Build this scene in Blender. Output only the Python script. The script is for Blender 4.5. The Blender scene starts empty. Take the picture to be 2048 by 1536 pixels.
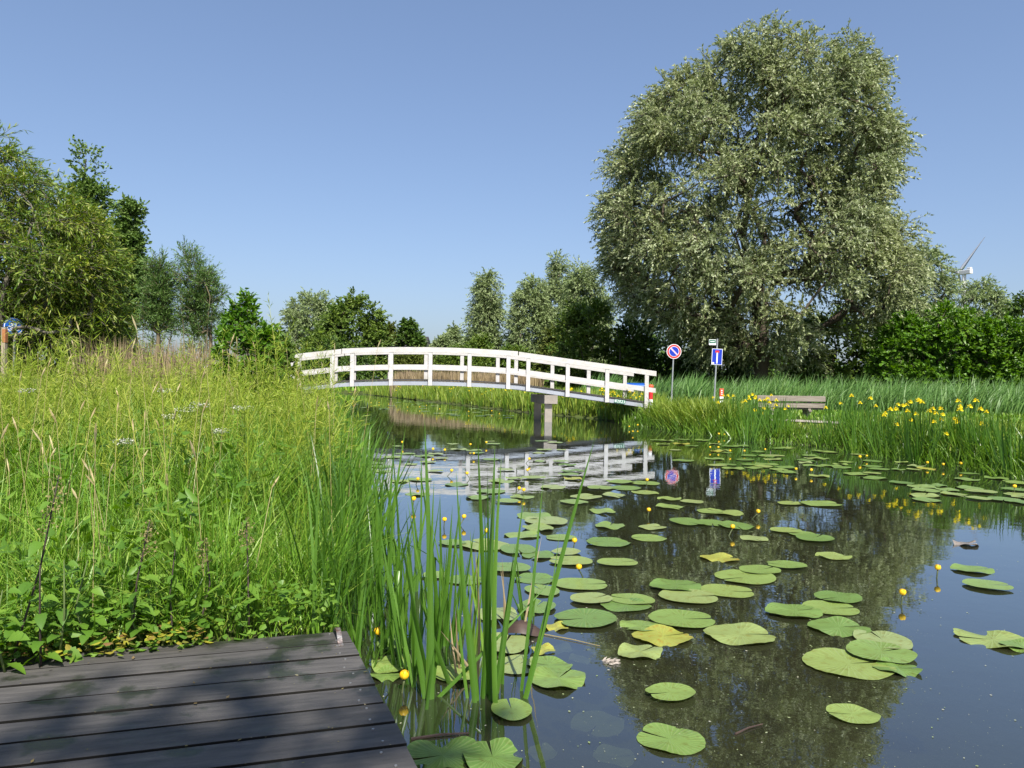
import bpy, math, random
import numpy as np
from mathutils import Matrix, Vector

random.seed(7)
RNG = np.random.default_rng(11)
S = bpy.context.scene
COL = S.collection
PI = math.pi

# ------------------------------------------------------------------ camera
F, CX, CY, CAMZ = 1510.0, 1024.0, 768.0, 1.30
PITCH = math.atan(7.5 / F)
ROLL = 0.016
CAMROT = Matrix.Rotation(PI / 2 - PITCH, 3, 'X') @ Matrix.Rotation(ROLL, 3, 'Z')
cam_d = bpy.data.cameras.new('camera')
cam_d.sensor_width = 36.0
cam_d.lens = 36.0 * F / 2048.0
cam_d.clip_start = 0.05
cam_d.clip_end = 5000
cam = bpy.data.objects.new('camera', cam_d)
COL.objects.link(cam)
cam.matrix_world = Matrix.Translation((0, 0, CAMZ)) @ CAMROT.to_4x4()
S.camera = cam


def ray(x, y):
    v = CAMROT @ Vector(((x - CX) / F, -(y - CY) / F, -1.0))
    return v / v.y


def G(x, y, z=0.0):          # where a photo point lies on the level z
    v = ray(x, y)
    t = (z - CAMZ) / v.z
    return Vector((v.x * t, t, z))


def D(x, y, Y):              # where a photo point lies at distance Y
    v = ray(x, y)
    return Vector((v.x * Y, Y, CAMZ + v.z * Y))


# ------------------------------------------------------------------ materials
def new_mat(name):
    m = bpy.data.materials.new(name)
    m.use_nodes = True
    nt = m.node_tree
    nt.nodes.clear()
    return m, nt, nt.nodes, nt.links


def ramp(nd, cols, interp='LINEAR'):
    r = nd.new('ShaderNodeValToRGB')
    cr = r.color_ramp
    cr.interpolation = interp
    n = len(cols)
    while len(cr.elements) < n:
        cr.elements.new(0.5)
    for i, c in enumerate(cols):
        if len(c) == 4:
            cr.elements[i].position = c[3]
        else:
            cr.elements[i].position = i / max(1, n - 1)
        cr.elements[i].color = (c[0], c[1], c[2], 1)
    return r


def leaf_mat(name, cols, trans=0.35, rough=0.45, spec=0.3, patch=1.0, patchamt=0.35, tint=(1.1, 1.15, 0.7)):
    m, nt, nd, lk = new_mat(name)
    out = nd.new('ShaderNodeOutputMaterial')
    geo = nd.new('ShaderNodeNewGeometry')
    rp = ramp(nd, cols)
    lk.new(geo.outputs['Random Per Island'], rp.inputs[0])
    tc = nd.new('ShaderNodeTexCoord')
    no = nd.new('ShaderNodeTexNoise')
    no.inputs['Scale'].default_value = patch
    no.inputs['Detail'].default_value = 2
    lk.new(tc.outputs['Object'], no.inputs['Vector'])
    mr = nd.new('ShaderNodeMapRange')
    mr.inputs['From Min'].default_value = 0.35
    mr.inputs['From Max'].default_value = 0.65
    mr.inputs['To Min'].default_value = 0
    mr.inputs['To Max'].default_value = patchamt
    lk.new(no.outputs['Fac'], mr.inputs['Value'])
    mx = nd.new('ShaderNodeMix')
    mx.data_type = 'RGBA'
    mx.blend_type = 'MULTIPLY'
    lk.new(mr.outputs[0], mx.inputs[0])
    lk.new(rp.outputs[0], mx.inputs[6])
    mx.inputs[7].default_value = (tint[0], tint[1], tint[2], 1)
    pb = nd.new('ShaderNodeBsdfPrincipled')
    pb.inputs['Roughness'].default_value = rough
    pb.inputs['Specular IOR Level'].default_value = spec
    lk.new(mx.outputs[2], pb.inputs['Base Color'])
    tr = nd.new('ShaderNodeBsdfTranslucent')
    hs = nd.new('ShaderNodeHueSaturation')
    hs.inputs['Saturation'].default_value = 1.15
    hs.inputs['Value'].default_value = 1.2
    lk.new(mx.outputs[2], hs.inputs['Color'])
    lk.new(hs.outputs[0], tr.inputs['Color'])
    ms = nd.new('ShaderNodeMixShader')
    ms.inputs[0].default_value = trans
    lk.new(pb.outputs[0], ms.inputs[1])
    lk.new(tr.outputs[0], ms.inputs[2])
    lk.new(ms.outputs[0], out.inputs['Surface'])
    return m


def solid(name, col, rough=0.5, spec=0.5, metal=0.0, var=0.15, scale=6.0, bump=0.0, bscale=30.0, stretch=(1, 1, 1), col2=None):
    m, nt, nd, lk = new_mat(name)
    out = nd.new('ShaderNodeOutputMaterial')
    pb = nd.new('ShaderNodeBsdfPrincipled')
    pb.inputs['Roughness'].default_value = rough
    pb.inputs['Specular IOR Level'].default_value = spec
    pb.inputs['Metallic'].default_value = metal
    tc = nd.new('ShaderNodeTexCoord')
    mp = nd.new('ShaderNodeMapping')
    mp.inputs['Scale'].default_value = stretch
    lk.new(tc.outputs['Object'], mp.inputs['Vector'])
    no = nd.new('ShaderNodeTexNoise')
    no.inputs['Scale'].default_value = scale
    no.inputs['Detail'].default_value = 6
    no.inputs['Roughness'].default_value = 0.65
    lk.new(mp.outputs[0], no.inputs['Vector'])
    if col2 is None:
        col2 = tuple(max(0, c * (1 - 2 * var)) for c in col)
    rp = ramp(nd, [(*col2, 0.3), (*col, 0.62)])
    lk.new(no.outputs['Fac'], rp.inputs[0])
    lk.new(rp.outputs[0], pb.inputs['Base Color'])
    if bump > 0:
        n2 = nd.new('ShaderNodeTexNoise')
        n2.inputs['Scale'].default_value = bscale
        n2.inputs['Detail'].default_value = 5
        lk.new(mp.outputs[0], n2.inputs['Vector'])
        bp = nd.new('ShaderNodeBump')
        bp.inputs['Strength'].default_value = bump
        bp.inputs['Distance'].default_value = 0.02
        lk.new(n2.outputs['Fac'], bp.inputs['Height'])
        lk.new(bp.outputs[0], pb.inputs['Normal'])
    lk.new(pb.outputs[0], out.inputs['Surface'])
    return m


# ------------------------------------------------------------------ mesh helpers
def mesh_np(name, verts, quads, mats, smooth=False, midx=None):
    verts = np.ascontiguousarray(verts, dtype=np.float32)
    quads = np.ascontiguousarray(quads, dtype=np.int32)
    me = bpy.data.meshes.new(name)
    n = len(quads)
    k = quads.shape[1]
    me.vertices.add(len(verts))
    me.vertices.foreach_set('co', verts.ravel())
    me.loops.add(n * k)
    me.loops.foreach_set('vertex_index', quads.ravel())
    me.polygons.add(n)
    me.polygons.foreach_set('loop_start', np.arange(0, n * k, k, dtype=np.int32))
    if midx is not None:
        me.polygons.foreach_set('material_index', np.asarray(midx, dtype=np.int32))
    me.polygons.foreach_set('use_smooth', np.full(n, smooth, dtype=bool))
    for m in (mats if isinstance(mats, (list, tuple)) else [mats]):
        me.materials.append(m)
    me.update(calc_edges=True)
    me.validate()
    return me


def link(name, me, parent=None, loc=None):
    o = bpy.data.objects.new(name, me)
    COL.objects.link(o)
    if parent is not None:
        o.parent = parent
        o.location = loc if loc is not None else (-parent.location.x, -parent.location.y, -parent.location.z)
    elif loc is not None:
        o.location = loc
    return o


def tag(o, label, cat, group=None, kind=None):
    if label:
        o['label'] = label
    if cat:
        o['category'] = cat
    if group:
        o['group'] = group
    if kind:
        o['kind'] = kind
    return o


def thing(name, label, cat, loc, group=None):
    o = bpy.data.objects.new(name, None)
    COL.objects.link(o)
    o.location = loc
    o.empty_display_size = 0.2
    return tag(o, label, cat, group)


def copy_tree(root, loc, rotz=0.0, scale=1.0, label=None, group=None):
    r = root.copy()
    COL.objects.link(r)
    r.location = loc
    r.rotation_euler = (0, 0, rotz)
    r.scale = (scale,) * 3
    if label:
        r['label'] = label
    if group:
        r['group'] = group
    for ch in list(root.children):
        c = ch.copy()
        COL.objects.link(c)
        c.parent = r
        for g in list(ch.children):
            d = g.copy()
            COL.objects.link(d)
            d.parent = c
    return r


class MB:
    """collects boxes, prisms, tubes for one mesh"""
    def __init__(self):
        self.v = []
        self.f = []
        self.mi = []

    def add(self, vs, fs, mi=0):
        b = len(self.v)
        self.v += [tuple(p) for p in vs]
        self.f += [tuple(b + i for i in f) for f in fs]
        self.mi += [mi] * len(fs)

    def box(self, c, s, rz=0.0, mi=0, rx=0.0, ry=0.0):
        R = Matrix.Rotation(rz, 3, 'Z') @ Matrix.Rotation(ry, 3, 'Y') @ Matrix.Rotation(rx, 3, 'X')
        vs = []
        for dx, dy, dz in ((-1, -1, -1), (1, -1, -1), (1, 1, -1), (-1, 1, -1), (-1, -1, 1), (1, -1, 1), (1, 1, 1), (-1, 1, 1)):
            p = R @ Vector((dx * s[0] / 2, dy * s[1] / 2, dz * s[2] / 2))
            vs.append((c[0] + p.x, c[1] + p.y, c[2] + p.z))
        self.add(vs, [(0, 3, 2, 1), (4, 5, 6, 7), (0, 1, 5, 4), (1, 2, 6, 5), (2, 3, 7, 6), (3, 0, 4, 7)], mi)

    def hexa(self, vs, mi=0):
        self.add(vs, [(0, 3, 2, 1), (4, 5, 6, 7), (0, 1, 5, 4), (1, 2, 6, 5), (2, 3, 7, 6), (3, 0, 4, 7)], mi)

    def tube(self, pts, rads, n=8, mi=0, caps=True):
        pts = [Vector(p) for p in pts]
        b = len(self.v)
        for i, p in enumerate(pts):
            a = pts[max(0, i - 1)]
            c = pts[min(len(pts) - 1, i + 1)]
            t = (c - a).normalized()
            u = t.cross(Vector((0.31, 0.95, 0.02)))
            if u.length < 1e-3:
                u = t.cross(Vector((1, 0, 0)))
            u.normalize()
            w = t.cross(u)
            r = rads[i] if isinstance(rads, (list, tuple)) else rads
            for k in range(n):
                an = 2 * PI * k / n
                q = p + (u * math.cos(an) + w * math.sin(an)) * r
                self.v.append((q.x, q.y, q.z))
        for i in range(len(pts) - 1):
            for k in range(n):
                k2 = (k + 1) % n
                self.f.append((b + i * n + k, b + i * n + k2, b + (i + 1) * n + k2, b + (i + 1) * n + k))
                self.mi.append(mi)
        if caps:
            self.f.append(tuple(b + k for k in reversed(range(n))))
            self.f.append(tuple(b + (len(pts) - 1) * n + k for k in range(n)))
            self.mi += [mi, mi]

    def disc(self, c, r, normal_y=-1, n=32, thick=0.004, mi=0, r_in=0.0):
        """round plate facing -Y, optional hole"""
        vs = []
        for yy in (0, thick):
            for k in range(n):
                a = 2 * PI * k / n
                vs.append((c[0] + r * math.cos(a), c[1] + yy, c[2] + r * math.sin(a)))
        if r_in <= 0:
            fs = [tuple(range(n)), tuple(reversed(range(n, 2 * n)))]
            fs += [((k + 1) % n, k, n + k, n + (k + 1) % n) for k in range(n)]
        else:
            for yy in (0, thick):
                for k in range(n):
                    a = 2 * PI * k / n
                    vs.append((c[0] + r_in * math.cos(a), c[1] + yy, c[2] + r_in * math.sin(a)))
            fs = []
            for k in range(n):
                k2 = (k + 1) % n
                fs.append((k, k2, 2 * n + k2, 2 * n + k))
                fs.append((k2, k, n + k, n + k2))
                fs.append((2 * n + k, 2 * n + k2, 3 * n + k2, 3 * n + k))
        self.add(vs, fs, mi)

    def build(self, name, mats, parent=None, bevel=0.0, smooth=False, loc=None):
        me = bpy.data.meshes.new(name)
        me.from_pydata(self.v, [], self.f)
        for m in (mats if isinstance(mats, (list, tuple)) else [mats]):
            me.materials.append(m)
        me.polygons.foreach_set('material_index', np.asarray(self.mi, dtype=np.int32))
        if smooth:
            me.polygons.foreach_set('use_smooth', np.ones(len(me.polygons), dtype=bool))
        me.update()
        o = link(name, me, parent, loc)
        if bevel > 0:
            b = o.modifiers.new('bevel', 'BEVEL')
            b.width = bevel
            b.segments = 2
            b.limit_method = 'ANGLE'
        return o


def nrm(a):
    return a / np.maximum(1e-9, np.linalg.norm(a, axis=-1, keepdims=True))


def blades(base, h, w, az, bend, seg=4, tipw=0.03, wav=0.15, base_w=0.6, rng=RNG, power=1.6, lean=None):
    """tapered leaf strips; returns verts, quads"""
    N = len(base)
    h = np.broadcast_to(np.asarray(h, float), (N,))
    w = np.broadcast_to(np.asarray(w, float), (N,))
    bend = np.broadcast_to(np.asarray(bend, float), (N,))
    t = np.linspace(0, 1, seg + 1)
    L = np.stack([np.cos(az), np.sin(az), np.zeros(N)], 1)
    fa = az + PI / 2 + rng.normal(0, 0.7, N)
    Wd = np.stack([np.cos(fa), np.sin(fa), np.zeros(N)], 1)
    ext = np.zeros((N, 3)) if lean is None else lean
    V = np.zeros((N, seg + 1, 2, 3))
    for i, tt in enumerate(t):
        z = h * (tt - 0.42 * np.minimum(1.6, bend) ** 2 * tt ** 3)
        out = h * bend * tt ** power
        c = base + L * out[:, None] + np.stack([np.zeros(N), np.zeros(N), z], 1) + ext * (h * tt)[:, None]
        ww = w * (base_w + (1 - base_w) * min(1, tt * 3)) * max(tipw, (1 - tt ** 2.2))
        V[:, i, 0] = c + Wd * ww[:, None] * 0.5
        V[:, i, 1] = c - Wd * ww[:, None] * 0.5
    idx = np.arange(N)[:, None] * (seg + 1) * 2
    q = []
    for i in range(seg):
        q.append(np.stack([idx[:, 0] + 2 * i, idx[:, 0] + 2 * i + 1, idx[:, 0] + 2 * i + 3, idx[:, 0] + 2 * i + 2], 1))
    return V.reshape(-1, 3), np.concatenate(q, 0)


def rhombs(pos, d, side, L, W):
    N = len(pos)
    L = np.broadcast_to(np.asarray(L, float), (N,))[:, None]
    W = np.broadcast_to(np.asarray(W, float), (N,))[:, None]
    V = np.stack([pos, pos + d * L * 0.42 + side * W * 0.5, pos + d * L, pos + d * L * 0.42 - side * W * 0.5], 1)
    q = np.arange(N * 4).reshape(N, 4)
    return V.reshape(-1, 3), q


def ovals(pos, d, side, L, W, fold=0.25):
    """broad leaf: six corners, folded along its midrib"""
    N = len(pos)
    L = np.broadcast_to(np.asarray(L, float), (N,))[:, None]
    W = np.broadcast_to(np.asarray(W, float), (N,))[:, None]
    n = np.cross(d, side)
    up = n * W * fold
    V = np.stack([pos, pos + d * L * .28 + side * W * .5 + up, pos + d * L * .68 + side * W * .38 + up, pos + d * L,
                  pos + d * L * .68 - side * W * .38 + up, pos + d * L * .28 - side * W * .5 + up], 1)
    b = np.arange(N)[:, None] * 6
    q = np.concatenate([b + np.array([[0, 1, 2, 3]]), b + np.array([[0, 3, 4, 5]])], 0)
    return V.reshape(-1, 3), q


def join(parts):
    vs, qs, off = [], [], 0
    for v, q in parts:
        vs.append(v)
        qs.append(q + off)
        off += len(v)
    return np.concatenate(vs, 0), np.concatenate(qs, 0)


def tubes_np(A, B, ra, rb, n=5):
    E = len(A)
    t = nrm(B - A)
    ref = np.where(np.abs(t[:, 2:3]) > 0.9, np.array([[1.0, 0, 0]]), np.array([[0, 0, 1.0]]))
    u = nrm(np.cross(t, ref))
    w = np.cross(t, u)
    V = np.zeros((E, 2, n, 3))
    for k in range(n):
        a = 2 * PI * k / n
        o = u * math.cos(a) + w * math.sin(a)
        V[:, 0, k] = A + o * ra[:, None]
        V[:, 1, k] = B + o * rb[:, None]
    b = np.arange(E)[:, None] * 2 * n
    q = []
    for k in range(n):
        k2 = (k + 1) % n
        q.append(np.concatenate([b + k, b + k2, b + n + k2, b + n + k], 1))
    return V.reshape(-1, 3), np.concatenate(q, 0)


def inside(poly, pts):
    x, y = pts[:, 0], pts[:, 1]
    r = np.zeros(len(pts), bool)
    n = len(poly)
    for i in range(n):
        x1, y1 = poly[i]
        x2, y2 = poly[(i + 1) % n]
        c = ((y1 > y) != (y2 > y)) & (x < (x2 - x1) * (y - y1) / ((y2 - y1) + 1e-12) + x1)
        r ^= c
    return r


def dist_line(line, pts):
    best = np.full(len(pts), 1e9)
    for (x1, y1), (x2, y2) in zip(line[:-1], line[1:]):
        d = np.array([x2 - x1, y2 - y1])
        L2 = d @ d
        t = np.clip(((pts - [x1, y1]) @ d) / L2, 0, 1)
        c = np.array([x1, y1]) + t[:, None] * d
        best = np.minimum(best, np.hypot(pts[:, 0] - c[:, 0], pts[:, 1] - c[:, 1]))
    return best


def scatter(poly, n, bias=1.5, rng=RNG):
    """n points in a ground polygon, denser towards the camera by 1/d^bias"""
    poly = np.array(poly, float)
    lo, hi = poly.min(0), poly.max(0)
    out = []
    got = 0
    dmin = max(2.0, lo[1])
    while got < n:
        p = lo + rng.random((n * 6, 2)) * (hi - lo)
        p = p[inside(poly, p)]
        if bias > 0:
            d = np.maximum(dmin, np.hypot(p[:, 0], p[:, 1]))
            p = p[rng.random(len(p)) < (dmin / d) ** bias]
        out.append(p)
        got += len(p)
    return np.concatenate(out)[:n]


# ------------------------------------------------------------------ plan of the place
LEFT = [(-0.3, -14), (-.45, 1), (-.75, 3.2), (-.88, 4), (-1.12, 5.7), (-1.85, 8.5), (-3.05, 13.5), (-5.2, 18.5), (-8.3, 22.3),
        (-11, 25), (-15, 31), (-22, 42), (-40, 62), (-70, 84)]
RIGHT = [(9.5, -14), (8.4, 3), (7.7, 9), (7.35, 12.6), (6.5, 16), (4.9, 19.3), (4.2, 21.8), (3.6, 23.6), (2.9, 26.4), (1.6, 28.7),
         (0, 31.9), (-3.7, 41), (-11.9, 60), (-24, 77), (-62, 98)]
CANAL = LEFT + RIGHT[::-1]


def ground_z(p):
    sd = np.minimum(dist_line(LEFT, p), dist_line(RIGHT, p))
    ins = inside(CANAL, p)
    sd = np.where(ins, -sd, sd)
    land = 0.03 + 0.19 * np.clip(sd / 0.5, 0, 1) + 0.25 * np.clip((sd - 12) / 60, 0, 1)
    bed = -0.08 - 0.75 * np.clip(-sd / 1.6, 0, 1)
    return np.where(sd > 0, land, np.maximum(bed, 0.03 + sd * 1.2))


def axis_pts():
    a = np.arange(-24, 24.01, 0.3)
    far = [24 * 1.18 ** k for k in range(1, 26)]
    return np.concatenate([-np.array(far[::-1]), a, np.array(far)])


gx = axis_pts()
gy = np.concatenate([[-400, -150, -60, -30], np.arange(-14, 46, 0.3), np.array([46 * 1.12 ** k for k in range(0, 36)])])
GXX, GYY = np.meshgrid(gx, gy)
gp = np.stack([GXX.ravel(), GYY.ravel()], 1)
gz = ground_z(gp)
gz += RNG.normal(0, 0.008, len(gz)) * (np.abs(gp[:, 0]) < 24)
gv = np.column_stack([gp, gz])
nx, ny = len(gx), len(gy)
ii = (np.arange(ny - 1)[:, None] * nx + np.arange(nx - 1)[None]).ravel()
gq = np.stack([ii, ii + 1, ii + nx + 1, ii + nx], 1)
MAT_GROUND = solid('turf_soil', (.075, .10, .025), 0.95, 0.1, scale=1.3, col2=(.05, .045, .025), bump=0.6, bscale=14)
tag(link('ground', mesh_np('ground', gv, gq, MAT_GROUND, True)), None, None, kind='structure')

# water
m, nt, nd, lk = new_mat('canal_water')
out = nd.new('ShaderNodeOutputMaterial')
tc = nd.new('ShaderNodeTexCoord')
mp = nd.new('ShaderNodeMapping')
mp.inputs['Scale'].default_value = (1.0, 1.0, 1.0)
lk.new(tc.outputs['Object'], mp.inputs['Vector'])
n1 = nd.new('ShaderNodeTexNoise')
n1.inputs['Scale'].default_value = 7.0
n1.inputs['Detail'].default_value = 3
lk.new(mp.outputs[0], n1.inputs['Vector'])
n2 = nd.new('ShaderNodeTexNoise')
n2.inputs['Scale'].default_value = 1.1
n2.inputs['Detail'].default_value = 2
lk.new(mp.outputs[0], n2.inputs['Vector'])
ad = nd.new('ShaderNodeMath')
ad.operation = 'MULTIPLY_ADD'
lk.new(n2.outputs['Fac'], ad.inputs[0])
ad.inputs[1].default_value = 4.0
lk.new(n1.outputs['Fac'], ad.inputs[2])
bp = nd.new('ShaderNodeBump')
bp.inputs['Strength'].default_value = 0.25
bp.inputs['Distance'].default_value = 0.0022
lk.new(ad.outputs[0], bp.inputs['Height'])
fr = nd.new('ShaderNodeFresnel')
fr.inputs['IOR'].default_value = 1.33
lk.new(bp.outputs[0], fr.inputs['Normal'])
pw = nd.new('ShaderNodeMath')
pw.operation = 'POWER'
pw.inputs[1].default_value = 0.55
lk.new(fr.outputs[0], pw.inputs[0])
gl = nd.new('ShaderNodeBsdfGlossy')
gl.inputs['Roughness'].default_value = 0.012
gl.inputs['Color'].default_value = (.88, .94, 1, 1)
lk.new(bp.outputs[0], gl.inputs['Normal'])
df = nd.new('ShaderNodeBsdfDiffuse')
df.inputs['Color'].default_value = (.036, .037, .021, 1)
tp = nd.new('ShaderNodeBsdfTransparent')
tp.inputs['Color'].default_value = (.62, .62, .38, 1)
m1 = nd.new('ShaderNodeMixShader')
m1.inputs[0].default_value = 0.45
lk.new(df.outputs[0], m1.inputs[1])
lk.new(tp.outputs[0], m1.inputs[2])
m2 = nd.new('ShaderNodeMixShader')
lk.new(pw.outputs[0], m2.inputs[0])
lk.new(m1.outputs[0], m2.inputs[1])
lk.new(gl.outputs[0], m2.inputs[2])
lk.new(m2.outputs[0], out.inputs['Surface'])
MAT_WATER = m
wv = np.array([(-90, -14, 0), (40, -14, 0), (40, 110, 0), (-90, 110, 0)], float)
tag(link('water', mesh_np('water', wv, np.array([[0, 1, 2, 3]]), MAT_WATER)), None, None, kind='structure')

# gravel path on the right bank
MAT_PATH = solid('path_gravel', (.36, .32, .27), 0.95, 0.1, scale=25, col2=(.25, .22, .18), bump=0.4, bscale=90)
pl = [(4.3, 24.6), (5.6, 24.2), (7.2, 22.9), (9.0, 21.3), (11, 19.5), (13.5, 15), (14, 8), (14.5, 0), (14.5, -12)]
pv, pq = [], []
for i, (x, y) in enumerate(pl):
    a = Vector(pl[max(0, i - 1)])
    b = Vector(pl[min(len(pl) - 1, i + 1)])
    t = (b - a).normalized()
    nn = Vector((-t.y, t.x)) * 0.62
    pv += [(x - nn.x, y - nn.y, .262), (x + nn.x, y + nn.y, .262)]
    if i:
        pq.append((2 * i - 2, 2 * i - 1, 2 * i + 1, 2 * i))
tag(link('path', mesh_np('path', np.array(pv), np.array(pq), MAT_PATH)), None, None, kind='structure')

# ------------------------------------------------------------------ bark and foliage materials
BARK = solid('bark_brown', (.10, .08, .06), 0.9, 0.2, scale=8, stretch=(1, 1, .25), bump=0.8, bscale=20)
BARK_G = solid('bark_grey', (.17, .15, .12), 0.9, 0.2, scale=8, stretch=(1, 1, .25), bump=0.8, bscale=20)
TWIG = solid('twig_bark', (.16, .13, .08), 0.85, 0.2, scale=8)
L_WILLOW = leaf_mat('willow_leaf', [(.15, .19, .075), (.225, .275, .12), (.32, .37, .195), (.54, .58, .41)], .35, .5, .25, .35, .35, (1.1, 1.0, .72))
L_WILLOW2 = leaf_mat('grey_willow_leaf', [(.19, .245, .10), (.26, .325, .145), (.35, .40, .22)], .28, .55, .2, .3, .4, (.9, 1.0, .75))
L_DARK = leaf_mat('dark_leaf', [(.04, .085, .016), (.07, .135, .022), (.105, .18, .032)], .25, .45, .3, .4, .4, (1.3, 1.1, .8))
L_BRIGHT = leaf_mat('maple_leaf', [(.06, .15, .012), (.10, .22, .018), (.15, .28, .03)], .35, .4, .35, .5, .4, (1.2, 1.0, .8))
L_GREEN = leaf_mat('green_leaf', [(.065, .125, .022), (.115, .19, .032), (.17, .25, .048)], .3, .45, .3, .5, .5, (1.25, 1.05, .7))
L_LEFT = leaf_mat('osier_leaf', [(.06, .13, .018), (.12, .21, .03), (.20, .28, .045), (.28, .31, .08)], .32, .45, .3, .5, .5, (1.3, 1.05, .6))
L_ALDER = leaf_mat('alder_leaf', [(.085, .15, .034), (.13, .21, .048), (.18, .265, .066)], .25, .45, .3, .5, .4, (1.1, 1.1, .9))
L_FEATHER = leaf_mat('sapling_leaf', [(.075, .15, .04), (.12, .205, .06), (.17, .255, .08)], .3, .5, .3)
L_OLIVE = leaf_mat('olive_leaf', [(.08, .10, .02), (.12, .15, .03), (.16, .19, .05)], .3, .5, .2, .5)


def outline(rows, d):
    """photo outline (y, xl, xr) at distance d -> rows of (z, cx, halfwidth)"""
    r = []
    for y, xl, xr in rows:
        a, b = D(xl, y, d), D(xr, y, d)
        r.append(((a.z + b.z) / 2, (a.x + b.x) / 2, abs(b.x - a.x) / 2))
    r.sort()
    return np.array(r)


def make_tree(name, label, cat, rows, d, base_px, ncl, crad, tw, lf, L, W, leaf, bark=BARK, r0=0.2, droop=0.25, fork=0.25,
              dr=0.85, group=None, gaps=(), seed=1, shape='rhomb', stems=1, shell=0.42, up=0.2, zb=0.22, twigs=True, hang=0.2, kind_cat='tree'):
    rng = np.random.default_rng(seed)
    O = outline(rows, d) if not isinstance(rows, np.ndarray) else rows
    bx = D(base_px, 780, d).x if base_px is not None else O[0, 1]
    base = np.array([bx, d, zb])
    zs = np.linspace(O[0, 0], O[-1, 0], 60)
    hw = np.interp(zs, O[:, 0], O[:, 2])
    cx = np.interp(zs, O[:, 0], O[:, 1])
    pz = np.maximum(hw, 0.12) ** 1.35
    pz /= pz.sum()
    cl = []
    tries = 0
    while len(cl) < ncl and tries < ncl * 20:
        tries += 1
        i = rng.choice(60, p=pz)
        z = zs[i] + rng.uniform(-.5, .5) * (zs[1] - zs[0])
        R = max(0.05, hw[i] - crad * 0.75)
        if rng.random() < 0.28:
            th = rng.choice([0, PI]) + rng.normal(0, .5)
            r = R * rng.uniform(.85, 1.03)
        else:
            th = rng.uniform(0, 2 * PI)
            r = R * rng.random() ** shell
        p = np.array([cx[i] + r * math.cos(th), d + r * math.sin(th) * dr, z])
        skip = False
        for (gx0, gz0, gr, pr) in gaps:
            if math.hypot(p[0] - gx0, p[2] - gz0) < gr and rng.random() < pr:
                skip = True
        if skip:
            continue
        cl.append(p)
    cl = np.array(cl)
    # ---- skeleton
    H = O[-1, 0] - zb
    nodes, par = [base.copy()], [-1]
    zf = zb + H * fork
    for s in range(stems):
        prev = 0
        off = np.array([rng.normal(0, .25 * (stems > 1)) * crad, rng.normal(0, .25 * (stems > 1)) * crad, 0])
        for k in range(1, 5):
            t = k / 4
            q = base * (1 - t) + np.array([np.interp(zf, O[:, 0], O[:, 1]), d, zf]) * t + off * t * 3 + rng.normal(0, .02 * H * t * .5, 3) * [1, 1, 0]
            nodes.append(q)
            par.append(prev)
            prev = len(nodes) - 1
        # leader
        for k in range(1, 4):
            t = k / 4
            ztop = zf + (O[-1, 0] - zf) * t * .9
            q = np.array([np.interp(ztop, O[:, 0], O[:, 1]), d, ztop]) + rng.normal(0, .03 * H, 3) * [1, 1, 0] + off * 4 * (1 + t)
            lim = .55 * np.interp(ztop, O[:, 0], O[:, 2])
            cxx = np.interp(ztop, O[:, 0], O[:, 1])
            q[0] = np.clip(q[0], cxx - lim, cxx + lim)
            q[1] = np.clip(q[1], d - lim, d + lim)
            nodes.append(q)
            par.append(prev)
            prev = len(nodes) - 1
    order = np.argsort(np.linalg.norm(cl - np.array([base[0], d, zf]), axis=1))
    for ci in order:
        c = cl[ci]
        NA = np.array(nodes)
        dv = c - NA
        cost = np.linalg.norm(dv, axis=1) + np.maximum(0, -dv[:, 2] + .1) * 1.2 + (np.arange(len(nodes)) == 0) * 50 + (NA[:, 2] < zb + H * .08) * 5
        p = int(np.argmin(cost))
        a = nodes[p]
        ln = np.linalg.norm(c - a)
        k = 1 if ln < crad else 2 if ln < 2.5 * crad else 3
        prev = p
        for j in range(1, k + 1):
            t = j / k
            q = a * (1 - t) + c * t
            q = q + np.array([0, 0, 1]) * math.sin(PI * t) * ln * .10
            if j < k:
                q = q + rng.normal(0, .05 * ln, 3)
            nodes.append(q)
            par.append(prev)
            prev = len(nodes) - 1
    N = len(nodes)
    cnt = np.ones(N)
    for i in range(N - 1, 0, -1):
        cnt[par[i]] += cnt[i]
    rad = r0 * (cnt / cnt[0]) ** 0.5
    rad = np.maximum(rad, r0 * 0.035)
    NA = np.array(nodes)
    pi_ = np.array(par[1:])
    A, B = NA[pi_], NA[1:]
    ra = np.minimum(rad[pi_], rad[1:] * 1.35)
    main = pi_ < 4
    ra[main] = rad[pi_][main]
    bv, bq = tubes_np(A, B, ra, rad[1:], 6)
    # ---- twigs and leaves
    n = len(cl)
    T = n * tw
    ci = np.repeat(np.arange(n), tw)
    cr = crad * rng.uniform(.7, 1.2, n)[ci]
    o = nrm(rng.normal(0, 1, (T, 3)))
    start = cl[ci] + o * (cr * rng.random(T) ** .5 * .55)[:, None]
    axis = np.column_stack([np.interp(start[:, 2], O[:, 0], O[:, 1]), np.full(T, d), start[:, 2] - .3 * crad])
    outw = nrm(start - axis)
    dr_ = nrm(o * .75 + outw * .45 + rng.normal(0, .35, (T, 3)) + np.array([0, 0, up]))
    ln = cr * rng.uniform(.45, 1.0, T)
    M = T * lf
    ti = np.repeat(np.arange(T), lf)
    t = (np.tile(np.arange(lf), T) + rng.random(M)) / lf
    pos = start[ti] + dr_[ti] * (ln[ti] * t)[:, None]
    pos[:, 2] -= droop * ln[ti] * t ** 2
    tang = dr_[ti] + np.array([0, 0, -1.0]) * (2 * droop * t)[:, None]
    ld = nrm(nrm(tang) + rng.normal(0, .55, (M, 3)) + np.array([0, 0, -hang]))
    sd = nrm(np.cross(ld, nrm(rng.normal(0, .6, (M, 3)) + np.array([0, 0, 1.0]))))
    LL = L * rng.uniform(.65, 1.3, M)
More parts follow.
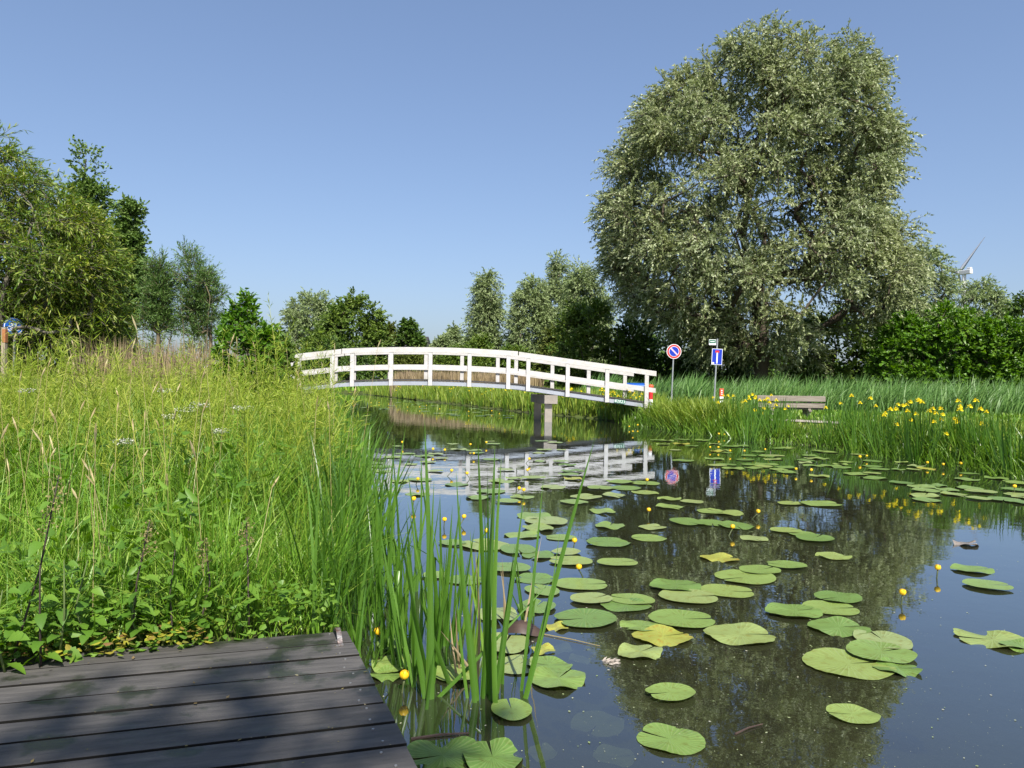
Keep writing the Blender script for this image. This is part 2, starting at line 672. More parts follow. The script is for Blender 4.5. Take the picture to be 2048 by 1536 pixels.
    WW = W * rng.uniform(.7, 1.25, M)
    lv, lq = (ovals if shape == 'oval' else rhombs)(pos, ld, sd, LL, WW)
    root = thing(name, label, cat, base, group)
    if twigs:
        e = start + dr_ * (ln * .8)[:, None]
        e[:, 2] -= droop * ln * .64
        tv, tq = tubes_np(start, e, np.full(T, r0 * .02 + .004), np.full(T, .003), 3)
        bv, bq = join([(bv, bq), (tv, tq)])
    link('trunk', mesh_np('trunk', bv, bq, bark, True), root)
    link('crown', mesh_np('crown', lv, lq, leaf, False), root)
    return root


# ------------------------------------------------------------------ the big white willow
BIGD = 40.0
big_rows = [(58, 1508, 1532), (80, 1478, 1560), (100, 1462, 1720), (130, 1372, 1742), (165, 1338, 1766), (205, 1275, 1782), (250, 1246, 1792),
            (300, 1212, 1798), (350, 1216, 1798), (390, 1196, 1780), (430, 1176, 1800), (480, 1192, 1814), (520, 1188, 1830), (560, 1200, 1838),
            (600, 1235, 1825), (640, 1290, 1780), (680, 1340, 1720), (720, 1380, 1640)]


def bp_(x, y):
    p = D(x, y, BIGD)
    return p.x, p.z


g1, g2, g3 = bp_(1555, 395), bp_(1470, 300), bp_(1640, 640)
g4, g5 = bp_(1350, 360), bp_(1500, 470)
make_tree('willow_tree', 'huge round silvery white willow towering behind the bench and road signs', 'tree', big_rows, BIGD, 1520, 740, 1.1,
          26, 18, .185, .078, L_WILLOW, BARK, .55, .35, .28, .85, seed=3, stems=3, shell=.5,
          gaps=[(g1[0], g1[1], 1.6, .75), (g2[0], g2[1], 1.4, .6), (g3[0], g3[1], 2.0, .85), (g4[0], g4[1], 1.1, .6), (g5[0], g5[1], 1.3, .6)])

# neighbours behind and beside the big willow
make_tree('willow_tree', 'grey-green willow rising just right of the huge willow crown', 'tree',
          [(480, 1835, 1862), (520, 1815, 1895), (570, 1800, 1915), (640, 1790, 1925), (720, 1790, 1925)], 52, 1850, 95, 1.0, 20, 12, .26, .085, L_WILLOW2, BARK_G, .22, .3, .3, seed=5, group='grey willows behind')
make_tree('willow_tree', 'low olive-grey willow in front of the wind turbine tower', 'tree',
          [(560, 1950, 1985), (590, 1915, 2010), (630, 1895, 2028), (700, 1880, 2040)], 60, 1955, 75, 1.0, 20, 12, .26, .085, L_WILLOW2, BARK_G, .2, .3, .3, seed=6, group='grey willows behind')
make_tree('alder_tree', 'dark green tree cut by the right edge of the view', 'tree',
          [(585, 2035, 2070), (620, 2020, 2130), (680, 2005, 2160), (760, 2000, 2160)], 44, 2080, 45, .8, 18, 9, .17, .12, L_DARK, BARK, .2, .1, .3, seed=7, shape='oval')
# bright green maple hedge on the right
for k, (rows, bx, lab) in enumerate([
    ([(640, 1800, 1850), (670, 1755, 1880), (710, 1740, 1900), (765, 1735, 1905)], 1815, 'bright green leafy bush at the left end of the hedge behind the reeds'),
    ([(618, 1870, 1930), (650, 1845, 1975), (700, 1835, 1985), (770, 1830, 1990)], 1910, 'bright green leafy bush in the middle of the hedge behind the reeds'),
    ([(638, 1975, 2020), (665, 1945, 2060), (710, 1935, 2080), (772, 1930, 2085)], 2005, 'bright green leafy bush at the right end of the hedge behind the reeds')]):
    make_tree('hedge_bush', lab, 'bush', rows, 37 - k * .8, bx, 60, .6, 20, 9, .17, .13, L_BRIGHT, BARK, .1, .1, .2, seed=20 + k, shape='oval', group='bright bushes behind the reeds', up=.3, stems=2)
# ivy-dark undergrowth beneath the willow
for k, (rows, bx, dd, mt, lab) in enumerate([
    ([(612, 1150, 1215), (640, 1118, 1255), (690, 1105, 1275), (765, 1100, 1280)], 1180, 47, L_GREEN, 'green bush lit on its left beside the far end of the bridge rail'),
    ([(632, 1250, 1330), (670, 1225, 1375), (720, 1215, 1385), (770, 1215, 1385)], 1300, 48, L_DARK, 'dark bush in deep shade behind the round no parking sign'),
    ([(640, 1395, 1460), (680, 1370, 1500), (770, 1365, 1505)], 1430, 47, L_DARK, 'dark bush in deep shade behind the blue dead end sign'),
    ([(610, 1620, 1700), (660, 1580, 1750), (710, 1570, 1765), (770, 1565, 1770)], 1670, 46, L_GREEN, 'ivy green bush right of the huge willow trunk'),
    ([(600, 1770, 1850), (660, 1740, 1880), (770, 1735, 1890)], 1805, 45, L_WILLOW2, 'grey-green bush between the huge willow and the bright hedge')]):
    make_tree('undergrowth_bush', lab, 'bush', rows, dd, bx, 60, .85, 20, 9, .2, .14, mt, BARK, .1, .1, .2, seed=30 + k, shape='oval', group='undergrowth around the huge willow', stems=2)
# willow row left of it
for k, (rows, bx, dd, nc, lab) in enumerate([
    ([(545, 968, 988), (575, 948, 1004), (610, 940, 1008), (650, 928, 1010), (690, 920, 1015), (735, 925, 1010)], 975, 72, 120, 'slim grey-green willow standing alone left of the willow row'),
    ([(560, 1050, 1085), (590, 1028, 1100), (630, 1015, 1110), (680, 1008, 1118), (735, 1010, 1115)], 1062, 70, 130, 'second grey-green willow right of the slim lone one'),
    ([(520, 1096, 1128), (550, 1085, 1150), (600, 1075, 1165), (660, 1070, 1175), (735, 1075, 1170)], 1118, 74, 140, 'tallest grey-green willow with twin tops in the row behind the bridge'),
    ([(528, 1140, 1175), (560, 1130, 1205), (610, 1125, 1225), (660, 1125, 1230), (735, 1130, 1225)], 1175, 68, 130, 'grey-green willow of the row touching the huge willow')]):
    make_tree('willow_tree', lab, 'tree', rows, dd, bx, nc, 1.15, 20, 14, .27, .095, L_WILLOW2, BARK_G, .22, .35, .28, seed=40 + k, group='grey willows behind', stems=2)
# centre distance
make_tree('willow_tree', 'rounded hazy grey willow left of the dark broad tree behind the bridge', 'tree',
          [(592, 600, 650), (612, 572, 680), (640, 558, 690), (680, 556, 690), (730, 560, 690)], 92, 622, 130, 1.3, 20, 14, .32, .12, L_WILLOW2, BARK_G, .3, .3, .3, seed=50)
make_tree('broadleaf_tree', 'dark green broad tree with layered branches above the left half of the bridge', 'tree',
          [(599, 690, 735), (615, 670, 755), (635, 650, 776), (655, 640, 770), (680, 610, 775), (705, 600, 780), (735, 600, 780)], 78, 700, 120, 1.15, 22, 12, .26, .19, L_GREEN, BARK, .3, .1, .3, seed=51, shape='oval')
make_tree('broadleaf_tree', 'small dark green tree standing against the dark house roof', 'tree',
          [(642, 808, 824), (660, 795, 840), (690, 788, 848), (725, 788, 848)], 80, 815, 40, .8, 20, 10, .28, .2, L_DARK, BARK, .16, .1, .3, seed=52, shape='oval')
for k, (rows, bx, dd, mt, lab) in enumerate([
    ([(655, 772, 792), (680, 755, 805), (730, 750, 808)], 780, 84, L_OLIVE, 'yellowish bush between the dark broad tree and the small tree'),
    ([(680, 880, 900), (700, 850, 915), (735, 845, 920)], 885, 82, L_WILLOW2, 'low pale bush right of the dark house roof'),
    ([(650, 900, 912), (680, 888, 930), (735, 885, 935)], 908, 88, L_WILLOW2, 'thin feathery bush left of the slim lone willow'),
    ([(680, 945, 975), (705, 925, 990), (740, 925, 992)], 955, 66, L_GREEN, 'bright low bush at the foot of the slim lone willow'),
    ([(708, 800, 840), (720, 780, 870), (745, 775, 875)], 822, 68, L_OLIVE, 'yellow-green bush seen through the rails near the bridge crown'),
    ([(704, 900, 940), (722, 870, 985), (745, 865, 990)], 920, 64, L_GREEN, 'green bush seen through the rails right of the bridge crown'),
    ([(700, 1010, 1040), (720, 990, 1070), (748, 985, 1075)], 1030, 60, L_GREEN, 'green bush seen through the rails where the right ramp begins'),
    ([(690, 640, 690), (712, 600, 740), (750, 590, 760)], 670, 70, L_DARK, 'dark bush behind the left ramp handrail'),
    ([(672, 1092, 1120), (705, 1070, 1150), (755, 1065, 1160)], 1105, 56, L_OLIVE, 'yellow-green bush under the twin-topped willow')]):
    make_tree('low_bush', lab, 'bush', rows, dd, bx, 50, .75, 20, 10, .22, .13, mt, BARK, .08, .1, .2, seed=60 + k, shape='oval', group='low bushes beyond the bridge', stems=2)

# left edge trees
make_tree('osier_tree', 'big yellow-green osier willow filling the left edge of the view', 'tree',
          [(280, -60, 30), (312, -130, 65), (350, -200, 95), (390, -220, 150), (440, -240, 222), (500, -240, 240), (560, -240, 250), (620, -230, 235), (690, -200, 200)],
          21, -20, 330, .75, 24, 12, .17, .036, L_LEFT, BARK_G, .22, .3, .2, seed=70, stems=3, shell=.45)
make_tree('alder_tree', 'dark alder with a pointed top behind the osier willow', 'tree',
          [(318, 160, 182), (345, 142, 205), (390, 128, 222), (450, 110, 232), (540, 90, 240), (660, 80, 240)], 29, 172, 110, .7, 24, 11, .12, .09, L_ALDER, BARK, .16, .05, .3, seed=71, shape='oval', dr=.8)
make_tree('alder_tree', 'thinner alder with ragged side branches right of the pointed one', 'tree',
          [(398, 258, 276), (430, 236, 284), (480, 215, 282), (530, 205, 296), (575, 200, 305), (640, 190, 270)], 27, 245, 90, .55, 22, 11, .115, .085, L_ALDER, BARK, .13, .05, .3, seed=72, shape='oval', dr=.9)
make_tree('shaded_bush', 'dark shaded bush under the osier willow', 'bush',
          [(560, 20, 190), (610, -20, 250), (700, -40, 260)], 25, 110, 60, .7, 20, 9, .15, .11, L_DARK, BARK, .1, .1, .2, seed=73, shape='oval', stems=2)
make_tree('willow_scrub', 'low willow scrub behind the feathery saplings', 'bush',
          [(598, 300, 450), (640, 270, 520), (700, 260, 570), (760, 260, 580)], 26, 400, 60, .6, 18, 10, .14, .03, L_FEATHER, TWIG, .06, .1, .15, seed=87, stems=3, up=.4)
make_tree('willow_scrub', 'yellow-green scrub in front of the dark shaded bush', 'bush',
          [(560, 60, 230), (620, 10, 270), (690, -20, 285), (750, -20, 290)], 22, 150, 70, .6, 18, 10, .14, .035, L_LEFT, TWIG, .06, .1, .15, seed=88, stems=3, up=.3)
for k, (rows, bx, lab) in enumerate([
    ([(512, 318, 332), (545, 290, 345), (590, 278, 352), (660, 280, 350)], 318, 'left one of two feathery willow saplings above the dry reeds'),
    ([(500, 355, 372), (530, 345, 420), (560, 345, 462), (600, 350, 455), (670, 360, 440)], 398, 'right and wider one of two feathery willow saplings above the dry reeds')]):
    make_tree('willow_sapling', lab, 'tree', rows, 17.5, bx, 70, .34, 16, 12, .10, .017, L_FEATHER, TWIG, .05, .1, .15, seed=80 + k, group='willow saplings', stems=4, up=.6, shell=.6)
make_tree('elder_bush', 'dark broad-leaved elder bush with upright shoots left of the bridge', 'bush',
          [(596, 486, 500), (625, 462, 520), (655, 436, 548), (690, 430, 560), (740, 430, 580), (800, 430, 580)], 12.5, 500, 75, .17, 14, 5, .085, .055, L_BRIGHT, TWIG, .035, .05, .15, seed=84, shape='oval', stems=3, up=.5)
make_tree('elder_bush', 'smaller broad-leaved bush at the hidden left end of the bridge', 'bush',
          [(655, 540, 556), (690, 520, 580), (740, 510, 600), (800, 510, 600)], 15, 550, 45, .2, 14, 5, .10, .06, L_GREEN, TWIG, .035, .05, .15, seed=85, shape='oval', stems=3, up=.5)
# the tree behind the photographer that dapples the dock
TREE_BACK = np.array([(5.6, .9, 1.2), (7.0, .7, 2.6), (8.8, .6, 2.8), (10.2, .6, 1.9), (11.2, .6, .6)])
make_tree('shade_tree', 'green tree standing on the bank behind the wooden dock', 'tree', TREE_BACK, -7.0, None, 36, .75, 20, 9, .15, .11, L_GREEN, BARK, .2, .1, .4, seed=90, shape='oval')

# far wood along the horizon (one mass)
rng = np.random.default_rng(5)
fx = rng.uniform(-190, 190, 9000)
fh = 2.0 + 2.2 * (np.sin(fx * .13) * .5 + .5) + 1.5 * (np.sin(fx * .41 + 1) * .5 + .5)
fp = np.column_stack([fx, rng.uniform(150, 165, 9000), .3 + fh * rng.random(9000) ** .8])
fd = nrm(rng.normal(0, 1, (9000, 3)))
fs = nrm(np.cross(fd, rng.normal(0, 1, (9000, 3))))
v, q = ovals(fp, fd, fs, 1.6, 1.1)
tag(link('distant_wood', mesh_np('distant_wood', v, q, L_GREEN)), 'low distant belt of trees along the horizon', 'wood', kind='stuff')

n = 9000
rng = np.random.default_rng(6)
tx_ = rng.uniform(2.5, 46, n)
th_ = 3.2 + 1.3 * np.sin(tx_ * .7) + .8 * np.sin(tx_ * 1.9)
tpos = np.column_stack([tx_, rng.uniform(54, 60, n), .2 + th_ * rng.random(n) ** .9])
td = nrm(rng.normal(0, 1, (n, 3)))
v, q = ovals(tpos, td, nrm(np.cross(td, rng.normal(0, 1, (n, 3)))), .42, .3)
tag(link('thicket', mesh_np('thicket', v, q, L_DARK)), 'dark tangled thicket behind the huge willow trunk', 'thicket', kind='stuff')

# ------------------------------------------------------------------ grasses
GR_BRIGHT = leaf_mat('meadow_grass', [(.06, .145, .010), (.125, .255, .02), (.19, .335, .03), (.28, .35, .06)], .27, .4, .35, 1.6, .35, (.75, .95, .9))
GR_YELLOW = leaf_mat('yellow_grass', [(.11, .19, .02), (.19, .27, .03), (.29, .33, .055)], .25, .45, .3, 1.2, .3, (.8, 1.0, .9))
GR_REED = leaf_mat('reed_blade', [(.075, .165, .038), (.12, .23, .055), (.18, .30, .08)], .3, .45, .35, .8, .35, (.8, 1, .9))
GR_DRY = leaf_mat('dry_reed', [(.22, .165, .10), (.30, .23, .145), (.37, .29, .19)], .2, .7, .1)
GR_FLAG = leaf_mat('flag_leaf', [(.045, .115, .012), (.075, .17, .018), (.115, .23, .03)], .35, .32, .5, 2.0, .2, (.85, 1, .8))
GR_FLAGY = leaf_mat('flag_leaf_pale', [(.10, .20, .02), (.145, .265, .028), (.20, .31, .045)], .38, .35, .45, 1.0, .25, (.85, 1, .8))
POD = leaf_mat('seed_pod', [(.15, .235, .018), (.24, .315, .028), (.38, .40, .075)], .28, .5, .25, 1.0, .3, (.85, 1.0, .8))
STRAW = leaf_mat('straw', [(.33, .27, .13), (.45, .37, .19), (.55, .48, .30)], .25, .6, .15)
NETTLE = leaf_mat('nettle_leaf', [(.075, .165, .02), (.115, .225, .028), (.18, .30, .04)], .35, .45, .35, 6.0, .3)
YELLOWED = leaf_mat('yellowed_leaf', [(.26, .24, .03), (.34, .33, .04), (.20, .11, .05), (.14, .22, .03)], .3, .6, .2)

BANK_L = [(-.78, 3.26), (-.92, 4), (-1.16, 5.7), (-1.9, 8.5), (-3.1, 13.5), (-5.3, 18.5), (-8.5, 22.4), (-19, 24), (-15, 18), (-10, 11), (-6, 6.5), (-4.0, 4.0), (-2.6, 2.6), (-2.2, 2.62)]


def grass(name, label, poly, n, hrange, wrange, mat, bend=(.15, .6), seg=4, bias=1.6, az=None, seed=0, kind='stuff', cat='grass', lean=None, hfun=None, thin=0.0):
    rng = np.random.default_rng(seed)
    p = scatter(poly, n, bias, rng)
    if thin > 0:
        p = p[rng.random(n) < 1 - thin + thin * np.clip((tuft(p) - .66) / .3, 0, 1)]
        n = len(p)
    z = ground_z(p)
    base = np.column_stack([p, z - .02])
    h = rng.uniform(*hrange, n)
    if hfun is not None:
        h = h * hfun(p)
    w = rng.uniform(*wrange, n) * np.clip(np.hypot(p[:, 0], p[:, 1]) / 6, .8, 3.0)
    a = rng.uniform(0, 2 * PI, n) if az is None else rng.normal(az, .7, n)
    b = rng.uniform(*bend, n)
    v, q = blades(base, h, w, a, b, seg, rng=rng, lean=lean)
    return tag(link(name, mesh_np(name, v, q, mat, True)), label, cat, kind=kind)


tuft = lambda p: .82 + .22 * np.sin(p[:, 0] * 7.3 + 1.7 * np.sin(p[:, 1] * 3.1)) * np.sin(p[:, 1] * 5.9 + 1.3 * np.sin(p[:, 0] * 4.3))
dock_near = lambda p: np.clip(.55 + .45 * (p[:, 1] - 2.9 + .25 * (p[:, 0] + .7)) / 1.4, .45, 1.0)
grass('tall_grass', 'bright tall meadow grass covering the left bank', BANK_L, 46000, (.35, 1.05), (.005, .011), GR_BRIGHT, (.1, 1.05), 5, 2.0, seed=1, hfun=lambda p: dock_near(p) * tuft(p), thin=.75)
grass('yellow_grass', 'taller yellow-green grass further back on the left bank', [p for p in BANK_L if p[1] > 4.2] + [(-4.2, 4.6)], 9000, (.6, 1.2), (.005, .009), GR_YELLOW, (.1, .9), 5, 1.2, seed=2)
UNDER = [(-.72, 3.18), (-.8, 3.6), (-2.6, 3.0), (-2.3, 2.5), (-2.0, 2.58)]
BANK_R = [(9.0, 3), (7.75, 9), (7.4, 12.6), (6.55, 16), (4.95, 19.3), (4.25, 21.8), (3.9, 23.3), (5.5, 23.5), (7, 22.2), (8.6, 20.6), (10.5, 18.8), (12.7, 15), (13.3, 8)]
grass('bank_grass', 'rough yellow-green grass between the water and the path on the right bank', BANK_R, 10500, (.22, .6), (.005, .011), GR_YELLOW, (.15, .9), 4, .8, seed=3,
      hfun=lambda p: np.where((p[:, 0] / p[:, 1] > .30) & (p[:, 0] / p[:, 1] < .46) & (p[:, 1] > 16.2), .24, 1.0))
grass('bridgehead_grass', 'bright arching sedge beside the right end of the bridge', [(4.25, 21.0), (4.1, 22.9), (4.6, 23.2), (5.6, 23.2), (6.6, 21.4), (5.6, 19.2), (4.9, 19.4)], 4200, (.4, .85), (.006, .012), GR_YELLOW, (.3, 1.0), 5, .3, seed=4)
grass('waterline_sedge', 'short sedge at the waterline of the right bank', [(7.3, 10), (7.05, 12.5), (6.2, 15.8), (4.65, 19.2), (3.95, 21.8), (3.4, 23.5), (4.2, 23.5), (4.7, 21.6), (5.5, 19.4), (7.1, 16.2), (7.9, 12.8), (8.2, 10)], 5000, (.2, .62), (.006, .013), GR_FLAGY, (.1, .8), 5, .8, seed=12, cat='sedge', hfun=lambda p: np.where((p[:, 0] / p[:, 1] > .335) & (p[:, 0] / p[:, 1] < .44), .42, 1.0))
grass('verge_grass', 'short lawn around the bench and the signs', [(5.0, 25.2), (7.5, 23.6), (10, 21.8), (13, 18.5), (30, 22), (30, 28), (9, 29.5), (5, 33)], 16000, (.08, .26), (.008, .016), GR_BRIGHT, (.2, .7), 3, .6, seed=5)
grass('reed_bed', 'blue-green bed of leaning reeds behind the bench', [(3.6, 33), (5, 32.6), (9, 29.8), (15, 28.6), (32, 27.5), (32, 33), (10, 36), (3, 38)], 17000, (1.0, 1.75), (.010, .02), GR_REED, (.25, .75), 5, .6, az=.25, seed=6, cat='reeds', hfun=lambda p: .86 + .16 * np.sin(p[:, 0] * 1.9 + np.sin(p[:, 1] * 2.3)) + .07 * np.sin(p[:, 0] * 6.1))
grass('far_bank_sedge', 'bright sedge along the far bank seen under the bridge', [(3.4, 24.6), (2.95, 26.4), (1.65, 28.7), (.05, 31.9), (-3.65, 41), (-11.85, 60), (-9, 62), (-1, 43), (3, 33), (5.5, 28), (5.2, 25.4)], 16000, (.4, .95), (.010, .02), GR_YELLOW, (.1, .6), 4, .6, seed=7, cat='sedge')
grass('dry_reeds', 'band of tan dry reeds beyond the bridge', [(-8.4, 52), (-3, 47), (1.4, 45), (2, 47), (-2, 50), (-7.6, 55)], 5000, (1.1, 1.75), (.02, .035), GR_DRY, (.02, .2), 4, .2, seed=8, cat='reeds')
grass('dry_reeds', 'tan dry reeds standing behind the yellow weeds on the left bank', [(-9.6, 16), (-5.9, 15.5), (-5.6, 17), (-9.5, 18)], 1300, (1.4, 2.0), (.006, .012), GR_DRY, (.02, .25), 4, .2, seed=9, cat='reeds')
grass('far_meadow', 'mixed green meadow grass behind the far bank', [(-40, 66), (-12, 62), (-3, 48), (3, 38), (20, 38), (20, 60), (-20, 90), (-60, 100)], 12000, (.35, .8), (.04, .08), GR_BRIGHT, (.1, .6), 3, .3, seed=10)

# mass of seed-pod weeds on the left bank (uncountable) and a few that stand out
def weed_arrays(bases, heights, rng, leanamt=.25, nb=(4, 7), pods=(16, 26), podL=.068, podW=.0050, sw=.004):
    A, B, R = [], [], []
    PP, PD, PS = [], [], []
    for b, h in zip(bases, heights):
        b = np.array(b)
        az = rng.uniform(0, 2 * PI)
        la = rng.normal(0, leanamt)
        axis = nrm(np.array([math.cos(az) * abs(la), math.sin(az) * abs(la), 1.0]))
        top = b + axis * h
        A.append(b); B.append(top); R.append(sw)
        segs = [(b + axis * h * .55, top, .45 * h)]
        for k in range(rng.integers(*nb)):
            t = rng.uniform(.4, .82)
            a2 = rng.uniform(0, 2 * PI)
            dd = nrm(axis + np.array([math.cos(a2), math.sin(a2), 0]) * rng.uniform(.35, .8))
            l2 = h * rng.uniform(.25, .45)
            s = b + axis * h * t
            A.append(s); B.append(s + dd * l2); R.append(sw * .6)
            segs.append((s + dd * l2 * .15, s + dd * l2, l2))
        for (s, e, l) in segs:
            n = int(rng.integers(*pods))
            t = rng.random(n)
            d0 = nrm(e - s)
            a = rng.uniform(0, 2 * PI, n)
            u = nrm(np.cross(d0, [.3, .9, .1]))
            w = np.cross(d0, u)
            o = u[None] * np.cos(a)[:, None] + w[None] * np.sin(a)[:, None]
            pd = nrm(o * .9 + d0[None] * .55 + np.array([0, 0, .15]))
            PP.append(s + (e - s)[None] * t[:, None]); PD.append(pd)
            PS.append(nrm(np.cross(pd, rng.normal(0, 1, (n, 3)))))
    A, B, R = np.array(A), np.array(B), np.array(R)
    PP, PD, PS = np.concatenate(PP), np.concatenate(PD), np.concatenate(PS)
    n = len(PP)
    return tubes_np(A, B, R, R * .45, 3), rhombs(PP, PD, PS, podL * rng.uniform(.6, 1.35, n), podW)


rng = np.random.default_rng(21)
wp = scatter([(-1.35, 5.4), (-2.0, 8.5), (-3.1, 13), (-5, 17), (-12.5, 17), (-8.5, 10), (-5.6, 6.6), (-3.6, 4.5), (-2.2, 4.4)], 430, 1.0, rng)
wh = rng.uniform(.8, 1.36, 430)
tv, pv_ = weed_arrays(np.column_stack([wp, np.full(430, .2)]), wh, rng)
scale_far = np.clip(np.hypot(wp[:, 0], wp[:, 1]) / 7, 1, 2)
v, q = join([tv, pv_])
tag(link('seed_pod_weeds', mesh_np('seed_pod_weeds', v, q, POD)), 'yellow-green thicket of seed-pod weeds on the left bank', 'weeds', kind='stuff')
spots = [((120, 700), 7.0, 'tall upright seed-pod stalk against the dark bush at far left'), ((560, 650), 6.2, 'tallest seed-pod stalk leaning in front of the left bridge ramp'),
         ((640, 760), 5.0, 'seed-pod stalk leaning over the left end of the bridge'), ((690, 800), 4.6, 'low seed-pod stalk reaching out over the water below the bridge'),
         ((430, 690), 6.0, 'seed-pod stalk in front of the dark elder bush'), ((250, 690), 6.5, 'seed-pod stalk in front of the dry reeds on the left bank'),
         ((530, 780), 4.6, 'bushy seed-pod stalk midway along the left bank')]
for k, ((x, y), dd, lab) in enumerate(spots):
    tip = D(x, y, dd)
    rg = np.random.default_rng(300 + k)
    bx = tip.x - (.35 if k in (2, 3) else .1)
    h = tip.z - .2
    r = thing('seed_pod_weed', lab, 'weed', (bx, dd, .2), 'seed-pod stalks on the left bank')
    a, b = weed_arrays([(bx, dd, .2)], [h * 1.02], rg, .0 if k not in (2, 3) else .0, (7, 10), (26, 40))
    if k in (1, 2, 3):
        lean = np.array([tip.x - bx, 0, 0]) / h
        for arr in (a[0], b[0]):
            arr += lean * (arr[:, 2:3] - .2)
    link('stalk', mesh_np('stalk', a[0], a[1], POD), r)
    link('pods', mesh_np('pods', b[0], b[1], POD), r)

# leafy weeds in between (uncountable)
rng = np.random.default_rng(23)
n0 = 900
lp = scatter([p for p in BANK_L if p[1] < 19], n0, 1.7, rng)
lp = lp[(lp[:, 0] < -1.25 - .12 * (lp[:, 1] - 3)) | (lp[:, 1] > 5.0)]
n0 = len(lp)
ht = rng.uniform(.25, .85, n0) * np.clip(dock_near(lp), .5, 1)
m_ = 9
pos = np.repeat(np.column_stack([lp, np.full(n0, .2)]), m_, 0)
hh = np.repeat(ht, m_) * rng.uniform(.25, 1.0, n0 * m_)
a_ = rng.uniform(0, 2 * PI, n0 * m_)
dd = nrm(np.column_stack([np.cos(a_), np.sin(a_), rng.uniform(-.3, .9, n0 * m_)]))
pos = pos + np.column_stack([np.cos(a_) * .03, np.sin(a_) * .03, hh])
sd = nrm(np.cross(dd, rng.normal(0, .3, (n0 * m_, 3)) + [0, 0, 1]))
v1 = ovals(pos, dd, sd, rng.uniform(.05, .13, n0 * m_), rng.uniform(.018, .045, n0 * m_), .2)
st0 = np.column_stack([lp, np.full(n0, .18)])
v2 = tubes_np(st0, st0 + np.column_stack([rng.normal(0, .04, n0), rng.normal(0, .04, n0), ht]), np.full(n0, .003), np.full(n0, .0015), 3)
v, q = join([v1, v2])
tag(link('leafy_weeds', mesh_np('leafy_weeds', v, q, NETTLE, True)), 'broad-leaved green weeds mixed into the meadow grass of the left bank', 'weeds', kind='stuff')

# seeding grass heads (foxtail)
rng = np.random.default_rng(22)
n = 230
sp = scatter(BANK_L, n, 1.6, rng)
h = rng.uniform(.75, 1.45, n) * np.clip(dock_near(sp), .6, 1)
az = rng.uniform(0, 2 * PI, n)
ln = rng.uniform(.02, .28, n)
b0 = np.column_stack([sp, np.full(n, .2)])
t0 = b0 + np.column_stack([np.cos(az) * ln * h, np.sin(az) * ln * h, h])
t1 = t0 + nrm(t0 - b0 + np.column_stack([np.cos(az) * .3, np.sin(az) * .3, np.zeros(n)])) * rng.uniform(.05, .09, n)[:, None]
a = tubes_np(b0, t0, np.full(n, .0016), np.full(n, .0012), 3)
mid = (t0 + t1) / 2
b1 = tubes_np(t0, mid, np.full(n, .002), np.full(n, .0055), 5)
b2 = tubes_np(mid, t1, np.full(n, .0055), np.full(n, .0012), 5)
v, q = join([a, b1, b2])
tag(link('foxtail_grass', mesh_np('foxtail_grass', v, q, STRAW)), 'straw-coloured seeding grass heads above the left bank', 'grass', kind='stuff')

# white umbels
UMB = solid('umbel_white', (.58, .58, .50), .8, .1)
UST = solid('umbel_stem', (.12, .18, .04), .6, .3)
for k, (x, y, dd, lab) in enumerate([(400, 808, 5.0, 'largest flat white flower head in the weeds'), (372, 818, 5.1, 'white flower head just left of the largest one'), (345, 832, 5.2, 'small white flower head lower left of the largest one'),
                                      (52, 780, 5.6, 'white flower head near the left edge below the blue sign'), (247, 882, 4.7, 'white flower head in the middle of the grass'), (485, 815, 5.6, 'white flower head near the elder bush'),
                                      (440, 860, 5.0, 'tiny white flower head below and right of the largest one'), (330, 780, 6.2, 'white flower head above the others in the weeds')]):
    p = D(x, y, dd)
    r = thing('umbel_plant', lab, 'flower', (p.x, dd, .2), 'white umbel flowers')
    rg = np.random.default_rng(400 + k)
    mb = MB()
    st = Vector((p.x + .03, dd, .2))
    nd_ = p - Vector((0, 0, .09))
    mb.tube([st, (st + nd_) / 2 + Vector((.01, 0, 0)), nd_], [.004, .003, .0025], 5)
    R = .05 + .03 * rg.random()
    for j in range(9):
        a = j * 2.4
        rr = R * math.sqrt((j + .3) / 9)
        e = p + Vector((rr * math.cos(a), rr * math.sin(a), -.01 * rg.random()))
        mb.tube([nd_, e], [.0012, .001], 3)
    mb.build('stem', UST, r)
    m_ = 150
    rr = R * np.sqrt(rg.random(m_)) * 1.1
    a = rg.uniform(0, 2 * PI, m_)
    pos = np.column_stack([p.x + rr * np.cos(a), p.y + rr * np.sin(a), p.z + rg.uniform(-.02, .012, m_)])
    dd_ = nrm(rg.normal(0, 1, (m_, 3)) * [1, 1, .4])
    v, q = rhombs(pos, dd_, nrm(np.cross(dd_, rg.normal(0, .3, (m_, 3)) + [0, 0, 1])), .011, .009)
    link('flower_head', mesh_np('flower_head', v, q, UMB), r)

# nettles by the dock
NSTEM = solid('nettle_stem', (.05, .035, .03), .6, .3)
NSTEM_G = solid('nettle_stem_green', (.10, .14, .04), .6, .3)
NFL = leaf_mat('nettle_flower', [(.22, .18, .09), (.30, .24, .13), (.18, .17, .08)], .2, .7, .1)


